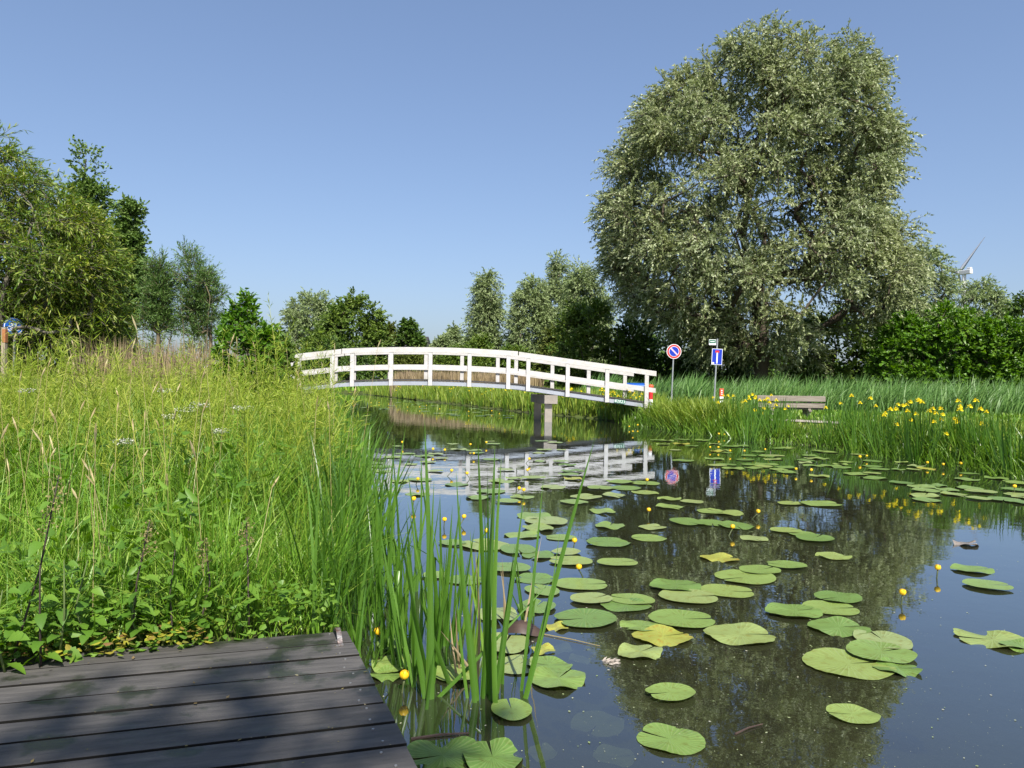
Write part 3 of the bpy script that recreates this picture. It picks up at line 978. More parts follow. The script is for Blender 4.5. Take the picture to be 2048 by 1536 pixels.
def nettle(base, top, lab, dark=True, n=9, L=.06, seed=0, topfl=False):
    rg = np.random.default_rng(seed)
    base, top = Vector(base), Vector(top)
    r = thing('nettle_plant', lab, 'nettle', base, 'nettles along the dock')
    mid = (base + top) / 2 + Vector((rg.normal(0, .02), rg.normal(0, .02), 0))
    pts = [base, base.lerp(mid, .5), mid, mid.lerp(top, .5), top]
    mb = MB()
    mb.tube(pts, [.0045, .004, .0035, .003, .002], 6)
    mb.build('stem', NSTEM if dark else NSTEM_G, r, smooth=True)
    P_, Dd, Sd, LL = [], [], [], []
    for k in range(n):
        t = .12 + .86 * k / (n - 1)
        p = base.lerp(top, t)
        a0 = k * PI / 2 + rg.normal(0, .3)
        s = L * (1.15 - .65 * t) * rg.uniform(.8, 1.15)
        for sgn in (0, PI):
            a = a0 + sgn
            d_ = Vector((math.cos(a), math.sin(a), rg.uniform(-.55, .25))).normalized()
            pet = p + d_ * .018
            P_.append(pet); Dd.append(d_)
            sd_ = d_.cross(Vector((rg.normal(0, .25), rg.normal(0, .25), 1))).normalized()
            Sd.append(sd_); LL.append(s)
    P_, Dd, Sd, LL = np.array(P_), np.array(Dd), np.array(Sd), np.array(LL)
    # serrated ovate leaf: strip of sections, folded on the midrib, drooping tip
    prof = [(0, .10), (.10, .62), (.18, .52), (.28, .74), (.36, .60), (.48, .62), (.56, .48), (.68, .44), (.76, .32), (.88, .2), (1, .01)]
    V, Q = [], []
    nrm_ = np.cross(Dd, Sd)
    for i in range(len(P_)):
        b = len(V)
        for (t, w) in prof:
            c = P_[i] + Dd[i] * LL[i] * t + np.array([0, 0, -1]) * LL[i] * .28 * t * t
            V.append(c + Sd[i] * w * LL[i] * .5 - nrm_[i] * w * LL[i] * .12)
            V.append(c)
            V.append(c - Sd[i] * w * LL[i] * .5 - nrm_[i] * w * LL[i] * .12)
        for j in range(len(prof) - 1):
            o = b + 3 * j
            Q.append((o, o + 1, o + 4, o + 3))
            Q.append((o + 1, o + 2, o + 5, o + 4))
    link('leaves', mesh_np('leaves', np.array(V), np.array(Q), NETTLE, True), r)
    if topfl:
        m_ = 120
        t = rg.uniform(.72, 1.0, m_)
        a = rg.uniform(0, 2 * PI, m_)
        rr = rg.uniform(.002, .035, m_)
        b_, t_ = np.array(base), np.array(top)
        pos = b_ + (t_ - b_) * t[:, None] + np.column_stack([rr * np.cos(a), rr * np.sin(a), -rr * .7])
        dd = nrm(rg.normal(0, 1, (m_, 3)))
        v, q = rhombs(pos, dd, nrm(np.cross(dd, rg.normal(0, 1, (m_, 3)))), .012, .007)
        link('flower_tassels', mesh_np('flower_tassels', v, q, NFL), r)
    return r


def at_dock(x, y):
    return G(x, y, .25)


b = at_dock(24, 1325); nettle(b, D(118, 950, b.y + .02), 'tallest nettle with a dark bare stem and withered flower top at far left', True, 9, .085, 1, True)
b = at_dock(82, 1332); nettle(b, D(80, 1130, b.y), 'short dark-stemmed nettle beside the foot of the tallest one', True, 7, .075, 2)
b = at_dock(118, 1322); nettle(b, D(128, 1120, b.y + .02), 'pale green-stemmed nettle right of the short dark one', False, 7, .075, 3)
b = at_dock(262, 1290); nettle(b, D(300, 1040, b.y + .05), 'nettle with brown tassels above the middle of the dock edge', True, 9, .065, 4, True)
b = at_dock(285, 1285); nettle(b, D(270, 1190, b.y - .03), 'low leafy nettle hanging over the dock edge', False, 6, .08, 5)
b = at_dock(395, 1270); nettle(b, D(410, 1075, b.y + .06), 'slim nettle left of the arching sedge on the dock edge', True, 8, .06, 6, True)
b = at_dock(498, 1250); nettle(b, D(492, 1035, b.y + .12), 'nettle with a purple tip near the dock corner', True, 8, .06, 7, True)
b = at_dock(180, 1305); nettle(b, D(175, 1120, b.y + .05), 'bushy nettle between the pale one and the dock middle', False, 7, .08, 8)
b = at_dock(345, 1275); nettle(b, D(350, 1100, b.y + .1), 'dark leafy nettle standing back from the dock edge', True, 8, .07, 9)
b = at_dock(10, 1345); nettle(b, D(5, 1180, b.y), 'nettle cut by the left edge above the dock', False, 7, .08, 10)

# small ground leaves along the dock edge
rng = np.random.default_rng(31)
n = 900
t = rng.random(n) ** 1.5
e0, e1 = np.array([-1.95, 2.62]), np.array([-.72, 3.2])
off = rng.uniform(-.03, .28, n)
pos2 = e0 + (e1 - e0) * t[:, None] + np.column_stack([-.38 * off, .92 * off])
pos = np.column_stack([pos2, .26 + rng.uniform(0, .16, n) * (off > 0)])
dd = nrm(rng.normal(0, 1, (n, 3)) * [1, 1, .35])
sd = nrm(np.cross(dd, rng.normal(0, .35, (n, 3)) + [0, 0, 1]))
v, q = ovals(pos, dd, sd, rng.uniform(.02, .055, n), rng.uniform(.018, .04, n), .15)
tag(link('ground_leaves', mesh_np('ground_leaves', v, q, NETTLE)), 'small green leaves crowding along the edge of the dock', 'leaves', kind='stuff')
n = 240
t = rng.random(n) * .62
off = rng.uniform(-.07, .14, n)
pos2 = e0 + (e1 - e0) * t[:, None] + np.column_stack([-.38 * off, .92 * off])
pos = np.column_stack([pos2, .262 + rng.uniform(0, .05, n)])
dd = nrm(rng.normal(0, 1, (n, 3)) * [1, 1, .2])
sd = nrm(np.cross(dd, rng.normal(0, .2, (n, 3)) + [0, 0, 1]))
v, q = ovals(pos, dd, sd, rng.uniform(.018, .045, n), rng.uniform(.012, .028, n), .15)
tag(link('yellowed_leaves', mesh_np('yellowed_leaves', v, q, YELLOWED)), 'yellow and brown withered leaves along the dock edge', 'leaves', kind='stuff')

# ------------------------------------------------------------------ wooden dock
m, nt, nd, lk = new_mat('dock_wood')
out = nd.new('ShaderNodeOutputMaterial')
pb = nd.new('ShaderNodeBsdfPrincipled')
tc = nd.new('ShaderNodeTexCoord')
UA = math.radians(17)
mp = nd.new('ShaderNodeMapping')
mp.vector_type = 'POINT'
mp.inputs['Rotation'].default_value = (0, 0, -UA)
mp2 = nd.new('ShaderNodeMapping')
mp2.inputs['Scale'].default_value = (3.2, 26, 26)
lk.new(tc.outputs['Object'], mp.inputs['Vector'])
lk.new(mp.outputs[0], mp2.inputs['Vector'])
n1 = nd.new('ShaderNodeTexNoise')
n1.inputs['Scale'].default_value = 1.5
n1.inputs['Detail'].default_value = 8
n1.inputs['Roughness'].default_value = .7
lk.new(mp2.outputs[0], n1.inputs['Vector'])
geo = nd.new('ShaderNodeNewGeometry')
rp = ramp(nd, [(.034, .031, .030, .25), (.068, .063, .060, .5), (.115, .105, .096, .8)])
lk.new(n1.outputs['Fac'], rp.inputs[0])
n2 = nd.new('ShaderNodeTexNoise')
n2.inputs['Scale'].default_value = 5.5
n2.inputs['Detail'].default_value = 4
lk.new(tc.outputs['Object'], n2.inputs['Vector'])
r2 = ramp(nd, [(1, 1, 1, .56), (.30, .36, .28, .63)])
lk.new(n2.outputs['Fac'], r2.inputs[0])
mx = nd.new('ShaderNodeMix')
mx.data_type = 'RGBA'
mx.blend_type = 'MULTIPLY'
mx.inputs[0].default_value = .85
lk.new(rp.outputs[0], mx.inputs[6])
lk.new(r2.outputs[0], mx.inputs[7])
mv = nd.new('ShaderNodeMapRange')
mv.inputs['To Min'].default_value = .75
mv.inputs['To Max'].default_value = 1.2
lk.new(geo.outputs['Random Per Island'], mv.inputs['Value'])
mx2 = nd.new('ShaderNodeMix')
mx2.data_type = 'RGBA'
mx2.blend_type = 'MULTIPLY'
mx2.inputs[0].default_value = 1
lk.new(mx.outputs[2], mx2.inputs[6])
lk.new(mv.outputs[0], mx2.inputs[7])
lk.new(mx2.outputs[2], pb.inputs['Base Color'])
rr = nd.new('ShaderNodeMapRange')
rr.inputs['From Min'].default_value = .5
rr.inputs['From Max'].default_value = .66
rr.inputs['To Min'].default_value = .62
rr.inputs['To Max'].default_value = .3
lk.new(n2.outputs['Fac'], rr.inputs['Value'])
lk.new(rr.outputs[0], pb.inputs['Roughness'])
bp = nd.new('ShaderNodeBump')
bp.inputs['Strength'].default_value = .5
bp.inputs['Distance'].default_value = .004
lk.new(n1.outputs['Fac'], bp.inputs['Height'])
lk.new(bp.outputs[0], pb.inputs['Normal'])
lk.new(pb.outputs[0], out.inputs['Surface'])
MAT_DOCK = m
CRN = Vector((-.667, 3.137))
U = Vector((math.cos(UA), math.sin(UA)))
Vv = Vector((.366, -.931))
dock = thing('wooden_dock', 'dark weathered plank dock in the lower left corner', 'dock', (CRN.x, CRN.y, 0))
mb = MB()
rng = np.random.default_rng(40)
PT = .149
edges = [0, .055] + [.0 + PT * k + .0 for k in range(1, 24)]
edges = [0.0] + [PT * k for k in range(1, 24)]
for k in range(len(edges) - 1):
    a, b_ = edges[k] + .007, edges[k + 1] - .007
    e = rng.normal(0, .004)
    zt = .25 + rng.normal(0, .0012)
    for (f0, f1) in ((0, 4.2),):
        p = [CRN + Vv * a + U * (e - f1), CRN + Vv * a + U * (e - f0), CRN + Vv * b_ + U * (e - f0), CRN + Vv * b_ + U * (e - f1)]
        z0 = zt - .045
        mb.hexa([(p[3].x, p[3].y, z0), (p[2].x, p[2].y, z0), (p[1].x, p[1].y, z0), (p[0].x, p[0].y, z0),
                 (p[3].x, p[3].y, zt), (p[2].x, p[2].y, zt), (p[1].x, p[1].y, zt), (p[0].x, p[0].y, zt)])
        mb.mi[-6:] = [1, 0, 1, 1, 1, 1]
mb.build('decking', [MAT_DOCK, solid('dock_edge_shade', (.016, .015, .013), .95, .1)], dock, bevel=.002)  # board sides coloured near black so sunlit gaps read as shaded
SCREW = solid('screw_steel', (.42, .41, .40), .4, .5, .7)
for k in range(1, 9):
    for dv in (-.032, -.115):
        c = CRN + Vv * (edges[k] + dv) - U * (.07 + .012 * math.sin(k * 7 + dv * 40))
        mb = MB()
        mb.tube([(c.x, c.y, .2495), (c.x, c.y, .2525)], .0042, 8)
        mb.build('screw', SCREW, dock)
mb = MB()
for off in (.06, 1.4, 2.8):
    a = CRN - U * off + Vv * .02
    b_ = CRN - U * off + Vv * 3.2
    w = U * .035
    mb.hexa([(a.x - w.x, a.y - w.y, .04), (b_.x - w.x, b_.y - w.y, .04), (b_.x + w.x, b_.y + w.y, .04), (a.x + w.x, a.y + w.y, .04),
             (a.x - w.x, a.y - w.y, .203), (b_.x - w.x, b_.y - w.y, .203), (b_.x + w.x, b_.y + w.y, .203), (a.x + w.x, a.y + w.y, .203)][::1])
mb.build('joist', MAT_DOCK, dock)
for d_ in (.15, 1.6, 3.0):
    c = CRN - U * .16 + Vv * d_
    mb = MB()
    mb.tube([(c.x, c.y, -.8), (c.x, c.y, .2)], .06, 12)
    mb.build('pile', MAT_DOCK, dock, smooth=False)
# leaf bits caught on the boards
rng = np.random.default_rng(44)
n = 130
dv = np.where(rng.random(n) < .65, PT * rng.integers(1, 9, n) + rng.normal(0, .004, n), rng.uniform(.02, 1.3, n))
du = rng.uniform(.02, 2.0, n)
pos = np.column_stack([CRN.x + Vv.x * dv - U.x * du, CRN.y + Vv.y * dv - U.y * du, np.full(n, .2535)])
a = rng.uniform(0, 2 * PI, n)
dd = np.column_stack([np.cos(a), np.sin(a), rng.uniform(0, .3, n)])
sd = np.column_stack([-np.sin(a), np.cos(a), rng.uniform(-.2, .2, n)])
sz = .006 + .016 * rng.random(n) ** 3
v, q = rhombs(pos, nrm(dd), nrm(sd), sz, sz * .55)
tag(link('leaf_bits', mesh_np('leaf_bits', v, q, leaf_mat('leaf_bit', [(.22, .20, .08), (.16, .11, .06), (.34, .32, .22)], .1, .7, .1))), 'small dry leaf bits scattered on the dock boards', 'leaves', kind='stuff')
# rusty strap
RUST = solid('rusty_iron', (.30, .29, .28), .45, .5, .6, scale=28, col2=(.16, .06, .03), bump=.3, bscale=60)
mb = MB()
s0, s1 = G(671, 1264, .25), G(682, 1293, .25)
sd = (s1 - s0)
sl = sd.length
sdn = sd.normalized()
sw = Vector((sdn.y, -sdn.x, 0)) * .0095
prof = []
for t in np.linspace(0, 1, 15):
    hgt = .032 * min(1, max(0, math.sin(PI * min(1, max(0, (t - .04) / .78))))) ** .7 if t < .82 else 0.0
    prof.append((t, hgt + .002))
for i in range(len(prof) - 1):
    (t0, h0), (t1, h1) = prof[i], prof[i + 1]
    A = s0 + sd * t0
    B = s0 + sd * t1
    vs = []
    for dz in (0, .005):
        vs += [(A.x - sw.x, A.y - sw.y, .25 + h0 + dz), (B.x - sw.x, B.y - sw.y, .25 + h1 + dz), (B.x + sw.x, B.y + sw.y, .25 + h1 + dz), (A.x + sw.x, A.y + sw.y, .25 + h0 + dz)]
    mb.hexa(vs)
mb.build('strap_handle', RUST, dock)

# ------------------------------------------------------------------ footbridge
WHITE = solid('white_paint', (.52, .495, .485), .5, .35, col2=(.40, .39, .35), scale=5, stretch=(1, 1, 2), bump=.06, bscale=20)
STEEL = solid('grey_beam_paint', (.30, .32, .36), .5, .4, var=.06, scale=4, bump=.05)
DECKM = solid('deck_plank', (.075, .07, .065), .85, .2, scale=7, stretch=(6, 1, 1), bump=.4)
CONC = solid('concrete', (.29, .255, .22), .9, .15, scale=5, col2=(.22, .20, .17), bump=.35, bscale=25)
CONCD = solid('concrete_dark', (.13, .12, .11), .9, .15, scale=5, bump=.3)
YB, BX, SK = 23.5, -2.55, Vector((-.37, 2.06))


def zb(x):
    u = abs(x - BX)
    return 1.10 - .0115 * u * u if u < 2.75 else 1.013 - .125 * (u - 2.75)


def strip(mb, xs, z0, z1, y0, y1, dx0=0.0, dx1=0.0):
    for a, b in zip(xs[:-1], xs[1:]):
        mb.hexa([(a + dx0, y0, z0(a)), (b + dx0, y0, z0(b)), (b + dx1, y1, z0(b)), (a + dx1, y1, z0(a)),
                 (a + dx0, y0, z1(a)), (b + dx0, y0, z1(b)), (b + dx1, y1, z1(b)), (a + dx1, y1, z1(a))])


bridge = thing('footbridge', 'white arched wooden footbridge over the canal', 'bridge', (BX, YB, 0))
X0, X1 = BX - 6.95, BX + 6.95
xs = list(np.linspace(X0, X1, 57))
mb = MB()
for i, (a, b) in enumerate(zip(np.linspace(X0, X1, 117)[:-1], np.linspace(X0, X1, 117)[1:])):
    strip(mb, [a + .004, b - .004], lambda x: zb(x) + .145, lambda x: zb(x) + .19, YB + .05, YB + 2.01, -.009, -.361)
mb.build('deck', DECKM, bridge)
for nm, y0, dx in (('side_beam', YB + .075, 0), ('side_beam', YB + 1.90, -.34)):
    mb = MB()
    strip(mb, xs, lambda x: zb(x), lambda x: zb(x) + .128, y0, y0 + .08, dx, dx - .014)
    mb.build(nm, STEEL, bridge)
posts = [u for u in (-6.74, -5.51, -4.28, -3.05, -2.43, -1.22, 0, 1.22, 2.43, 3.05, 4.28, 5.51, 6.74)]
for side in (0, 1):
    oy = 0 if side == 0 else SK.y
    ox = 0 if side == 0 else SK.x
    rl = bpy.data.objects.new('railing', None)
    COL.objects.link(rl)
    rl.parent = bridge
    rl.location = (ox, oy, 0)
    # rails sit on the inner face of the posts (towards the deck)
    ry = YB + .064 if side == 0 else YB - .064
    py = YB
    for u in posts:
        x = BX + u
        z0, z1 = (zb(x) - .01, zb(x) + 1.10) if side == 0 else (zb(x) + .03, zb(x) + 1.10)
        mb = MB()
        mb.box((x, py, (z0 + z1) / 2), (.125, .07, z1 - z0))
        o = mb.build('post', WHITE, None, bevel=.008)
        o.parent = rl
        o.location = (-BX, -YB, 0)
    for (a, b) in ((-7.03, -2.77), (-2.74, 2.72), (2.75, 7.03)):
        sx = [BX + t for t in np.linspace(a, b, 9 if abs(a) < 2.8 and abs(b) < 2.8 else 3)]
        for nm, lo, hi, th, yo in (('handrail', 1.02, 1.175, .075, 0), ('mid_rail', .50, .645, .045, 0)):
            mb = MB()
            off = .01 if (a > -3 and b < 3) else 0.0
            if nm == 'handrail':
                strip(mb, sx, lambda x: zb(x) + lo + off, lambda x: zb(x) + hi + off, py - .045, py + .055)
            else:
                strip(mb, sx, lambda x: zb(x) + lo, lambda x: zb(x) + hi, ry - .028, ry + .028)
            o = mb.build(nm, WHITE, None)
            o.parent = rl
            o.location = (-BX, -YB, 0)
# piers
for sgn in (1, -1):
    xa, xb_ = (BX + 3.57, BX + 3.98) if sgn > 0 else (BX - 3.98, BX - 3.57)
    z0, z1 = .58, min(zb(xa), zb(xb_)) - .01
    y0, y1 = YB + .02, YB + 2.12
    d0, d1 = 0.0, -.375
    mb = MB()
    mb.hexa([(xa + d0, y0, z0), (xb_ + d0, y0, z0), (xb_ + d1, y1, z0), (xa + d1, y1, z0), (xa + d0, y0, z1), (xb_ + d0, y0, z1), (xb_ + d1, y1, z1), (xa + d1, y1, z1)])
    mb.build('pier_cap', CONC, bridge, bevel=.012)
    for (yy, dxx) in ((YB + .27, -.05), (YB + 1.85, -.33)):
        cx_ = (xa + xb_) / 2 + dxx - .02
        mb = MB()
        mb.box((cx_, yy, -.11), (.235, .235, 1.376))
        mb.build('pier_column', CONC, bridge, bevel=.012)
for sgn in (1, -1):
    xa = BX + sgn * 6.75
    mb = MB()
    mb.box((xa + sgn * .35 - .19, YB + 1.06, -.06), (.7, 2.4, .98))
    mb.build('abutment', CONCD, bridge, bevel=.01)
# number plate
GREENP = solid('sign_green', (.02, .14, .08), .4, .5, var=.05)
WHT = solid('sign_white', (.82, .83, .83), .4, .5, var=.02)
xp = BX + 5.92
ang = math.atan(.125)
pz = zb(xp) + .075
mb = MB()
mb.box((xp, YB - .0, pz), (.34, .008, .115), ry=ang)
pl_ = mb.build('number_plate', GREENP, bridge)
mb = MB()
mb.box((xp, YB + .04, pz), (.10, .08, .05), ry=ang)
mb.build('plate_bracket', STEEL, bridge)


def text_mesh(body, size, mat, extrude=.001):
    cu = bpy.data.curves.new('number', 'FONT')
    cu.body = body
    cu.size = size
    cu.align_x = 'CENTER'
    cu.align_y = 'CENTER'
    cu.extrude = extrude
    cu.space_character = 1.1
    ob = bpy.data.objects.new('tmp', cu)
    COL.objects.link(ob)
    dg = bpy.context.evaluated_depsgraph_get()
    me = bpy.data.meshes.new_from_object(ob.evaluated_get(dg))
    bpy.data.objects.remove(ob)
    bpy.data.curves.remove(cu)
    me.materials.clear()
    me.materials.append(mat)
    return me


tm = text_mesh('82023', .12, WHT)
tm.transform(Matrix.Translation((xp, YB - .0065, pz)) @ Matrix.Rotation(ang, 4, 'Y') @ Matrix.Rotation(PI / 2, 4, 'X'))
o = bpy.data.objects.new('number', tm)
COL.objects.link(o)
o.parent = pl_

# ------------------------------------------------------------------ signs and street furniture
GALV = solid('galvanised_steel', (.42, .44, .45), .45, .5, .5, var=.1, scale=12)
RED = solid('sign_red', (.55, .03, .035), .35, .5, var=.05)
PINK = solid('sign_red_glare', (.62, .45, .55), .35, .5, var=.03)  # red bar paled by retroreflected light, painted into its colour
BLUE = solid('sign_blue', (.008, .035, .42), .35, .5, var=.05)
BLUEB = solid('sign_mid_blue', (.012, .10, .46), .35, .5, var=.05)
BLACK = solid('black_plastic', (.02, .02, .02), .5, .4)


def pole(root, x, y, z0, z1, lean, r=.03):
    mb = MB()
    dx = math.tan(lean)
    mb.tube([(x - dx * (z1 - z0), y, z0), (x, y, z1)], r, 12)
    mb.tube([(x - dx * (z1 - z0), y, z0), (x - dx * (z1 - z0 - .75), y, z0 + .75)], r * 1.35, 12)
    return mb.build('pole', GALV, root, smooth=False)


# round no parking sign
c = D(1348, 703, 31.4)
r = thing('road_sign', 'round blue no parking sign with red ring and slanting bar', 'sign', (c.x, 31.4, .2))
pole(r, c.x + .0, 31.4 + .035, .1, c.z + .25, math.radians(1.6))
mb = MB()
cc = (0, 0, 0)
mb.disc((c.x, 31.4 - .002, c.z), .305, thick=.012, mi=0)
mb.disc((c.x, 31.4 - .006, c.z), .283, thick=.003, mi=1)
mb.disc((c.x, 31.4 - .010, c.z), .212, thick=.003, mi=0)
mb.disc((c.x, 31.4 - .014, c.z), .196, thick=.003, mi=2)
mb.box((c.x, 31.4 - .0175, c.z), (.40, .003, .062), ry=math.radians(45), mi=3)
mb.build('sign_face', [WHT, RED, BLUE, PINK], r)
# dead end sign with small green plate
c = D(1434, 713.5, 29.3)
r = thing('road_sign', 'rectangular blue dead end sign with a small green plate above it', 'sign', (c.x, 29.3, .2))
top = D(1434, 680, 29.3)
pole(r, c.x + .015, 29.3 + .035, .1, top.z + .05, math.radians(2.0))
mb = MB()
tl = math.radians(2)
mb.box((c.x, 29.3, c.z), (.41, .012, .62), ry=tl, mi=0)
mb.box((c.x, 29.3 - .008, c.z), (.375, .003, .585), ry=tl, mi=1)
mb.box((c.x + .0, 29.3 - .012, c.z - .05), (.05, .003, .42), ry=tl, mi=0)
mb.box((c.x + .007, 29.3 - .0125, c.z + .20), (.15, .004, .085), ry=tl, mi=2)
mb.box((c.x - .155, 29.3 - .012, c.z - .25), (.085, .003, .07), ry=tl, mi=0)
mb.build('sign_face', [WHT, BLUE, RED], r)
p = D(1425, 684.5, 29.3)
mb = MB()
mb.box((p.x, 29.3, p.z), (.27, .012, .215), mi=0)
mb.box((p.x, 29.3 - .008, p.z + .025), (.25, .003, .125), mi=1)
mb.box((p.x - .005, 29.3 - .0115, p.z + .025), (.17, .003, .022), mi=0)
mb.build('street_plate', [WHT, GREENP], r)

# red and white bollard at the bridge end
Yb = 25.0
c0, c1 = D(1301, 812, Yb), D(1302, 769, Yb)
r = thing('bollard', 'red and white banded bollard behind the last bridge post', 'bollard', (c0.x, Yb, .22))
mb = MB()
zs_ = [.15, .56, .74, .98, 1.12]
for i, (a, b) in enumerate(zip(zs_[:-1], zs_[1:])):
    mb.tube([(c0.x, Yb, a), (c0.x, Yb, b)], .072, 14, mi=0 if i % 2 == 0 else 1)
zt = c1.z
mb.tube([(c0.x, Yb, .56), (c0.x, Yb, .58)], .073, 14, mi=1)
mb.build('body', [RED, WHT], r)
ORANGE = solid('orange_red_paint', (.62, .09, .03), .5, .4, var=.1)
mb = MB()
mb.tube([(c0.x, Yb, 1.12), (c0.x, Yb, 1.14), (c0.x, Yb, zt - .05), (c0.x, Yb, zt - .01), (c0.x, Yb, zt)], [.074, .092, .092, .075, .03], 14)
mb.build('cap', ORANGE, r, smooth=False)

# orange marker post
Ym = 28.0
c1 = D(1443, 777, Ym)
r = thing('marker_post', 'short orange marker post with black and white foot band beside the sign', 'post', (c1.x, Ym, .2))
mb = MB()
z = c1.z
mb.box((c1.x, Ym, z - .15), (.15, .10, .30), mi=0)
mb.box((c1.x, Ym, z - .345), (.145, .096, .085), mi=1)
mb.box((c1.x, Ym, z - .41), (.15, .10, .04), mi=2)
mb.box((c1.x, Ym, z - .475), (.145, .096, .085), mi=1)
mb.box((c1.x, Ym, (z - .525) / 2 + .05), (.14, .092, z - .625), mi=2)
mb.build('post_body', [ORANGE, WHT, BLACK], r, bevel=.008)
mb = MB()
for dz in (.07, .14, .21):
    mb.box((c1.x, Ym - .0525, z - dz), (.055, .003, .03))
mb.build('marking', WHT, r)

# wheelie bin with blue lid
Yw = 28.0
a, b_ = D(1254, 770, Yw), D(1293, 770, Yw)
xc, ww = (a.x + b_.x) / 2, b_.x - a.x
r = thing('wheelie_bin', 'dark grey wheelie bin with blue lid behind the right end of the bridge', 'bin', (xc, Yw, .22))
DGREY = solid('bin_grey', (.05, .05, .055), .5, .4)
mb = MB()
w0, w1, zt = ww * .38, ww * .47, a.z - .04
mb.hexa([(xc - w0, Yw - .26, .27), (xc + w0, Yw - .26, .27), (xc + w0, Yw + .26, .27), (xc - w0, Yw + .26, .27),
         (xc - w1, Yw - .33, zt), (xc + w1, Yw - .33, zt), (xc + w1, Yw + .33, zt), (xc - w1, Yw + .33, zt)])
mb.build('body', DGREY, r, bevel=.02)
mb = MB()
mb.hexa([(xc - ww * .52, Yw - .38, zt + .003), (xc + ww * .52, Yw - .38, zt + .003), (xc + ww * .52, Yw + .36, zt + .003), (xc - ww * .52, Yw + .36, zt + .003),
         (xc - ww * .50, Yw - .34, zt + .06), (xc + ww * .50, Yw - .34, zt + .06), (xc + ww * .48, Yw + .34, zt + .12), (xc - ww * .48, Yw + .34, zt + .12)])
mb.build('lid', BLUEB, r, bevel=.012)
for s in (-1, 1):
    mb = MB()
    mb.tube([(xc + s * ww * .44, Yw + .25, .34), (xc + s * ww * .36, Yw + .25, .34)], .10, 14)
    mb.build('wheel', BLACK, r)

# park bench
BENCH = solid('bench_wood', (.25, .225, .185), .85, .2, scale=6, stretch=(.4, 3, 6), col2=(.15, .12, .10), bump=.5, bscale=14)
Yh = 24.0
a, b_ = D(1510, 798, Yh), D(1645, 798, Yh)
xc, L = (a.x + b_.x) / 2, b_.x - a.x
tilt = -math.atan2(D(1645, 795, Yh).z - D(1510, 792, Yh).z, L) * 0
r = thing('park_bench', 'weathered grey wooden park bench on the right bank', 'bench', (xc, Yh, .2))
bz = .955
mb = MB()
mb.box((xc, Yh - .22, bz - .09), (L, .045, .175), rx=-.12)
mb.box((xc, Yh - .185, bz - .30), (L * .995, .045, .16), rx=-.12)
mb.build('backrest', BENCH, r, bevel=.006)
mb = MB()
for k in range(3):
    mb.box((xc, Yh + .24 - k * .15, .545), (L, .14, .05))
mb.build('seat', BENCH, r, bevel=.006)
for s in (-1, 1):
    mb = MB()
    xx = xc + s * (L / 2 - .48)
    mb.box((xx, Yh + .06, .35), (.11, .38, .34))
    mb.box((xx, Yh - .155, .70), (.09, .05, .52), rx=-.12)
    mb.box((xx, Yh - .06, .485), (.10, .42, .05))
    mb.build('leg', BENCH, r, bevel=.006)

# blue round cycle path sign at the far left with its orange post
Ys = 20.0
c = D(27, 653, Ys)
r = thing('road_sign', 'round blue path sign half hidden by weeds at the left edge', 'sign', (c.x, Ys, .2))
mb = MB()
mb.tube([(c.x, Ys + .04, .1), (c.x, Ys + .04, c.z + .22)], .03, 12)
po = mb.build('pole', GALV, r)
mb = MB()
R_ = .235
mb.disc((0, 0, 0), R_, thick=.03, mi=0)
mb.disc((0, -.004, 0), R_ * .93, thick=.003, mi=1)
mb.disc((0, -.008, 0), R_ * .86, thick=.003, mi=0)
# bicycle pictogram
for sx in (-.085, .085):
    mb.disc((sx, -.012, -.05), .062, thick=.003, mi=1, r_in=.046, n=20)
for (p0, p1) in (((-.085, -.05), (-.035, .045)), ((-.035, .045), (.06, .045)), ((.06, .045), (.085, -.05)), ((-.035, .045), (.005, -.05)), ((.005, -.05), (.06, .045)), ((-.085, -.05), (.005, -.05)), ((.06, .045), (.05, .09)), ((.05, .09), (.085, .095)), ((-.04, .045), (-.05, .075)), ((-.075, .078), (-.02, .078))):
    dx, dz = p1[0] - p0[0], p1[1] - p0[1]
    mb.box(((p0[0] + p1[0]) / 2, -.012, (p0[1] + p1[1]) / 2), (math.hypot(dx, dz), .003, .012), ry=-math.atan2(dz, dx), mi=1)
o = mb.build('sign_face', [BLUEB, WHT], r, loc=(0, 0, c.z - .2))
o.rotation_euler = (0, 0, math.radians(48))
c = D(9, 655, 17.0)
r = thing('marker_post', 'weathered wooden post with faded orange band at the left edge', 'post', (c.x, 17.0, .2))
OLDW = solid('old_wood', (.36, .30, .22), .9, .1, scale=8, stretch=(1, 1, .2), bump=.4)
FADE = solid('faded_orange', (.40, .17, .07), .7, .2, var=.15, scale=20)
mb = MB()
mb.box((c.x, 17.0, (c.z + .1) / 2), (.09, .09, c.z - .1))
mb.build('post_body', OLDW, r, bevel=.006)
mb = MB()
mb.box((c.x + .015, 17.0 - .004, c.z - .19), (.075, .095, .30))
mb.build('orange_band', FADE, r, bevel=.004)

# ------------------------------------------------------------------ house roof far behind
Yhs = 108.0
a, b_ = D(792, 669, Yhs), D(852, 669, Yhs)
e_ = D(852, 692, Yhs)
r = thing('house', 'house with a dark tiled roof behind the small dark tree', 'house', ((a.x + b_.x) / 2, Yhs + 4, .4))
ROOF = solid('dark_roof_tiles', (.045, .042, .042), .8, .2, scale=3, bump=.4, bscale=8)
BRICK = solid('brown_brick', (.26, .16, .11), .9, .1, scale=4)
mb = MB()
x0, x1, zt, ze = a.x, b_.x, a.z, e_.z - 1.0
mb.add([(x0, Yhs, ze), (x1 + .3, Yhs, ze), (x1 - .1, Yhs + 4.2, zt), (x0, Yhs + 4.2, zt), (x0, Yhs + 8.4, ze), (x1 + .3, Yhs + 8.4, ze)],
       [(0, 1, 2, 3), (3, 2, 5, 4), (1, 5, 2), (0, 3, 4), (0, 4, 5, 1)])
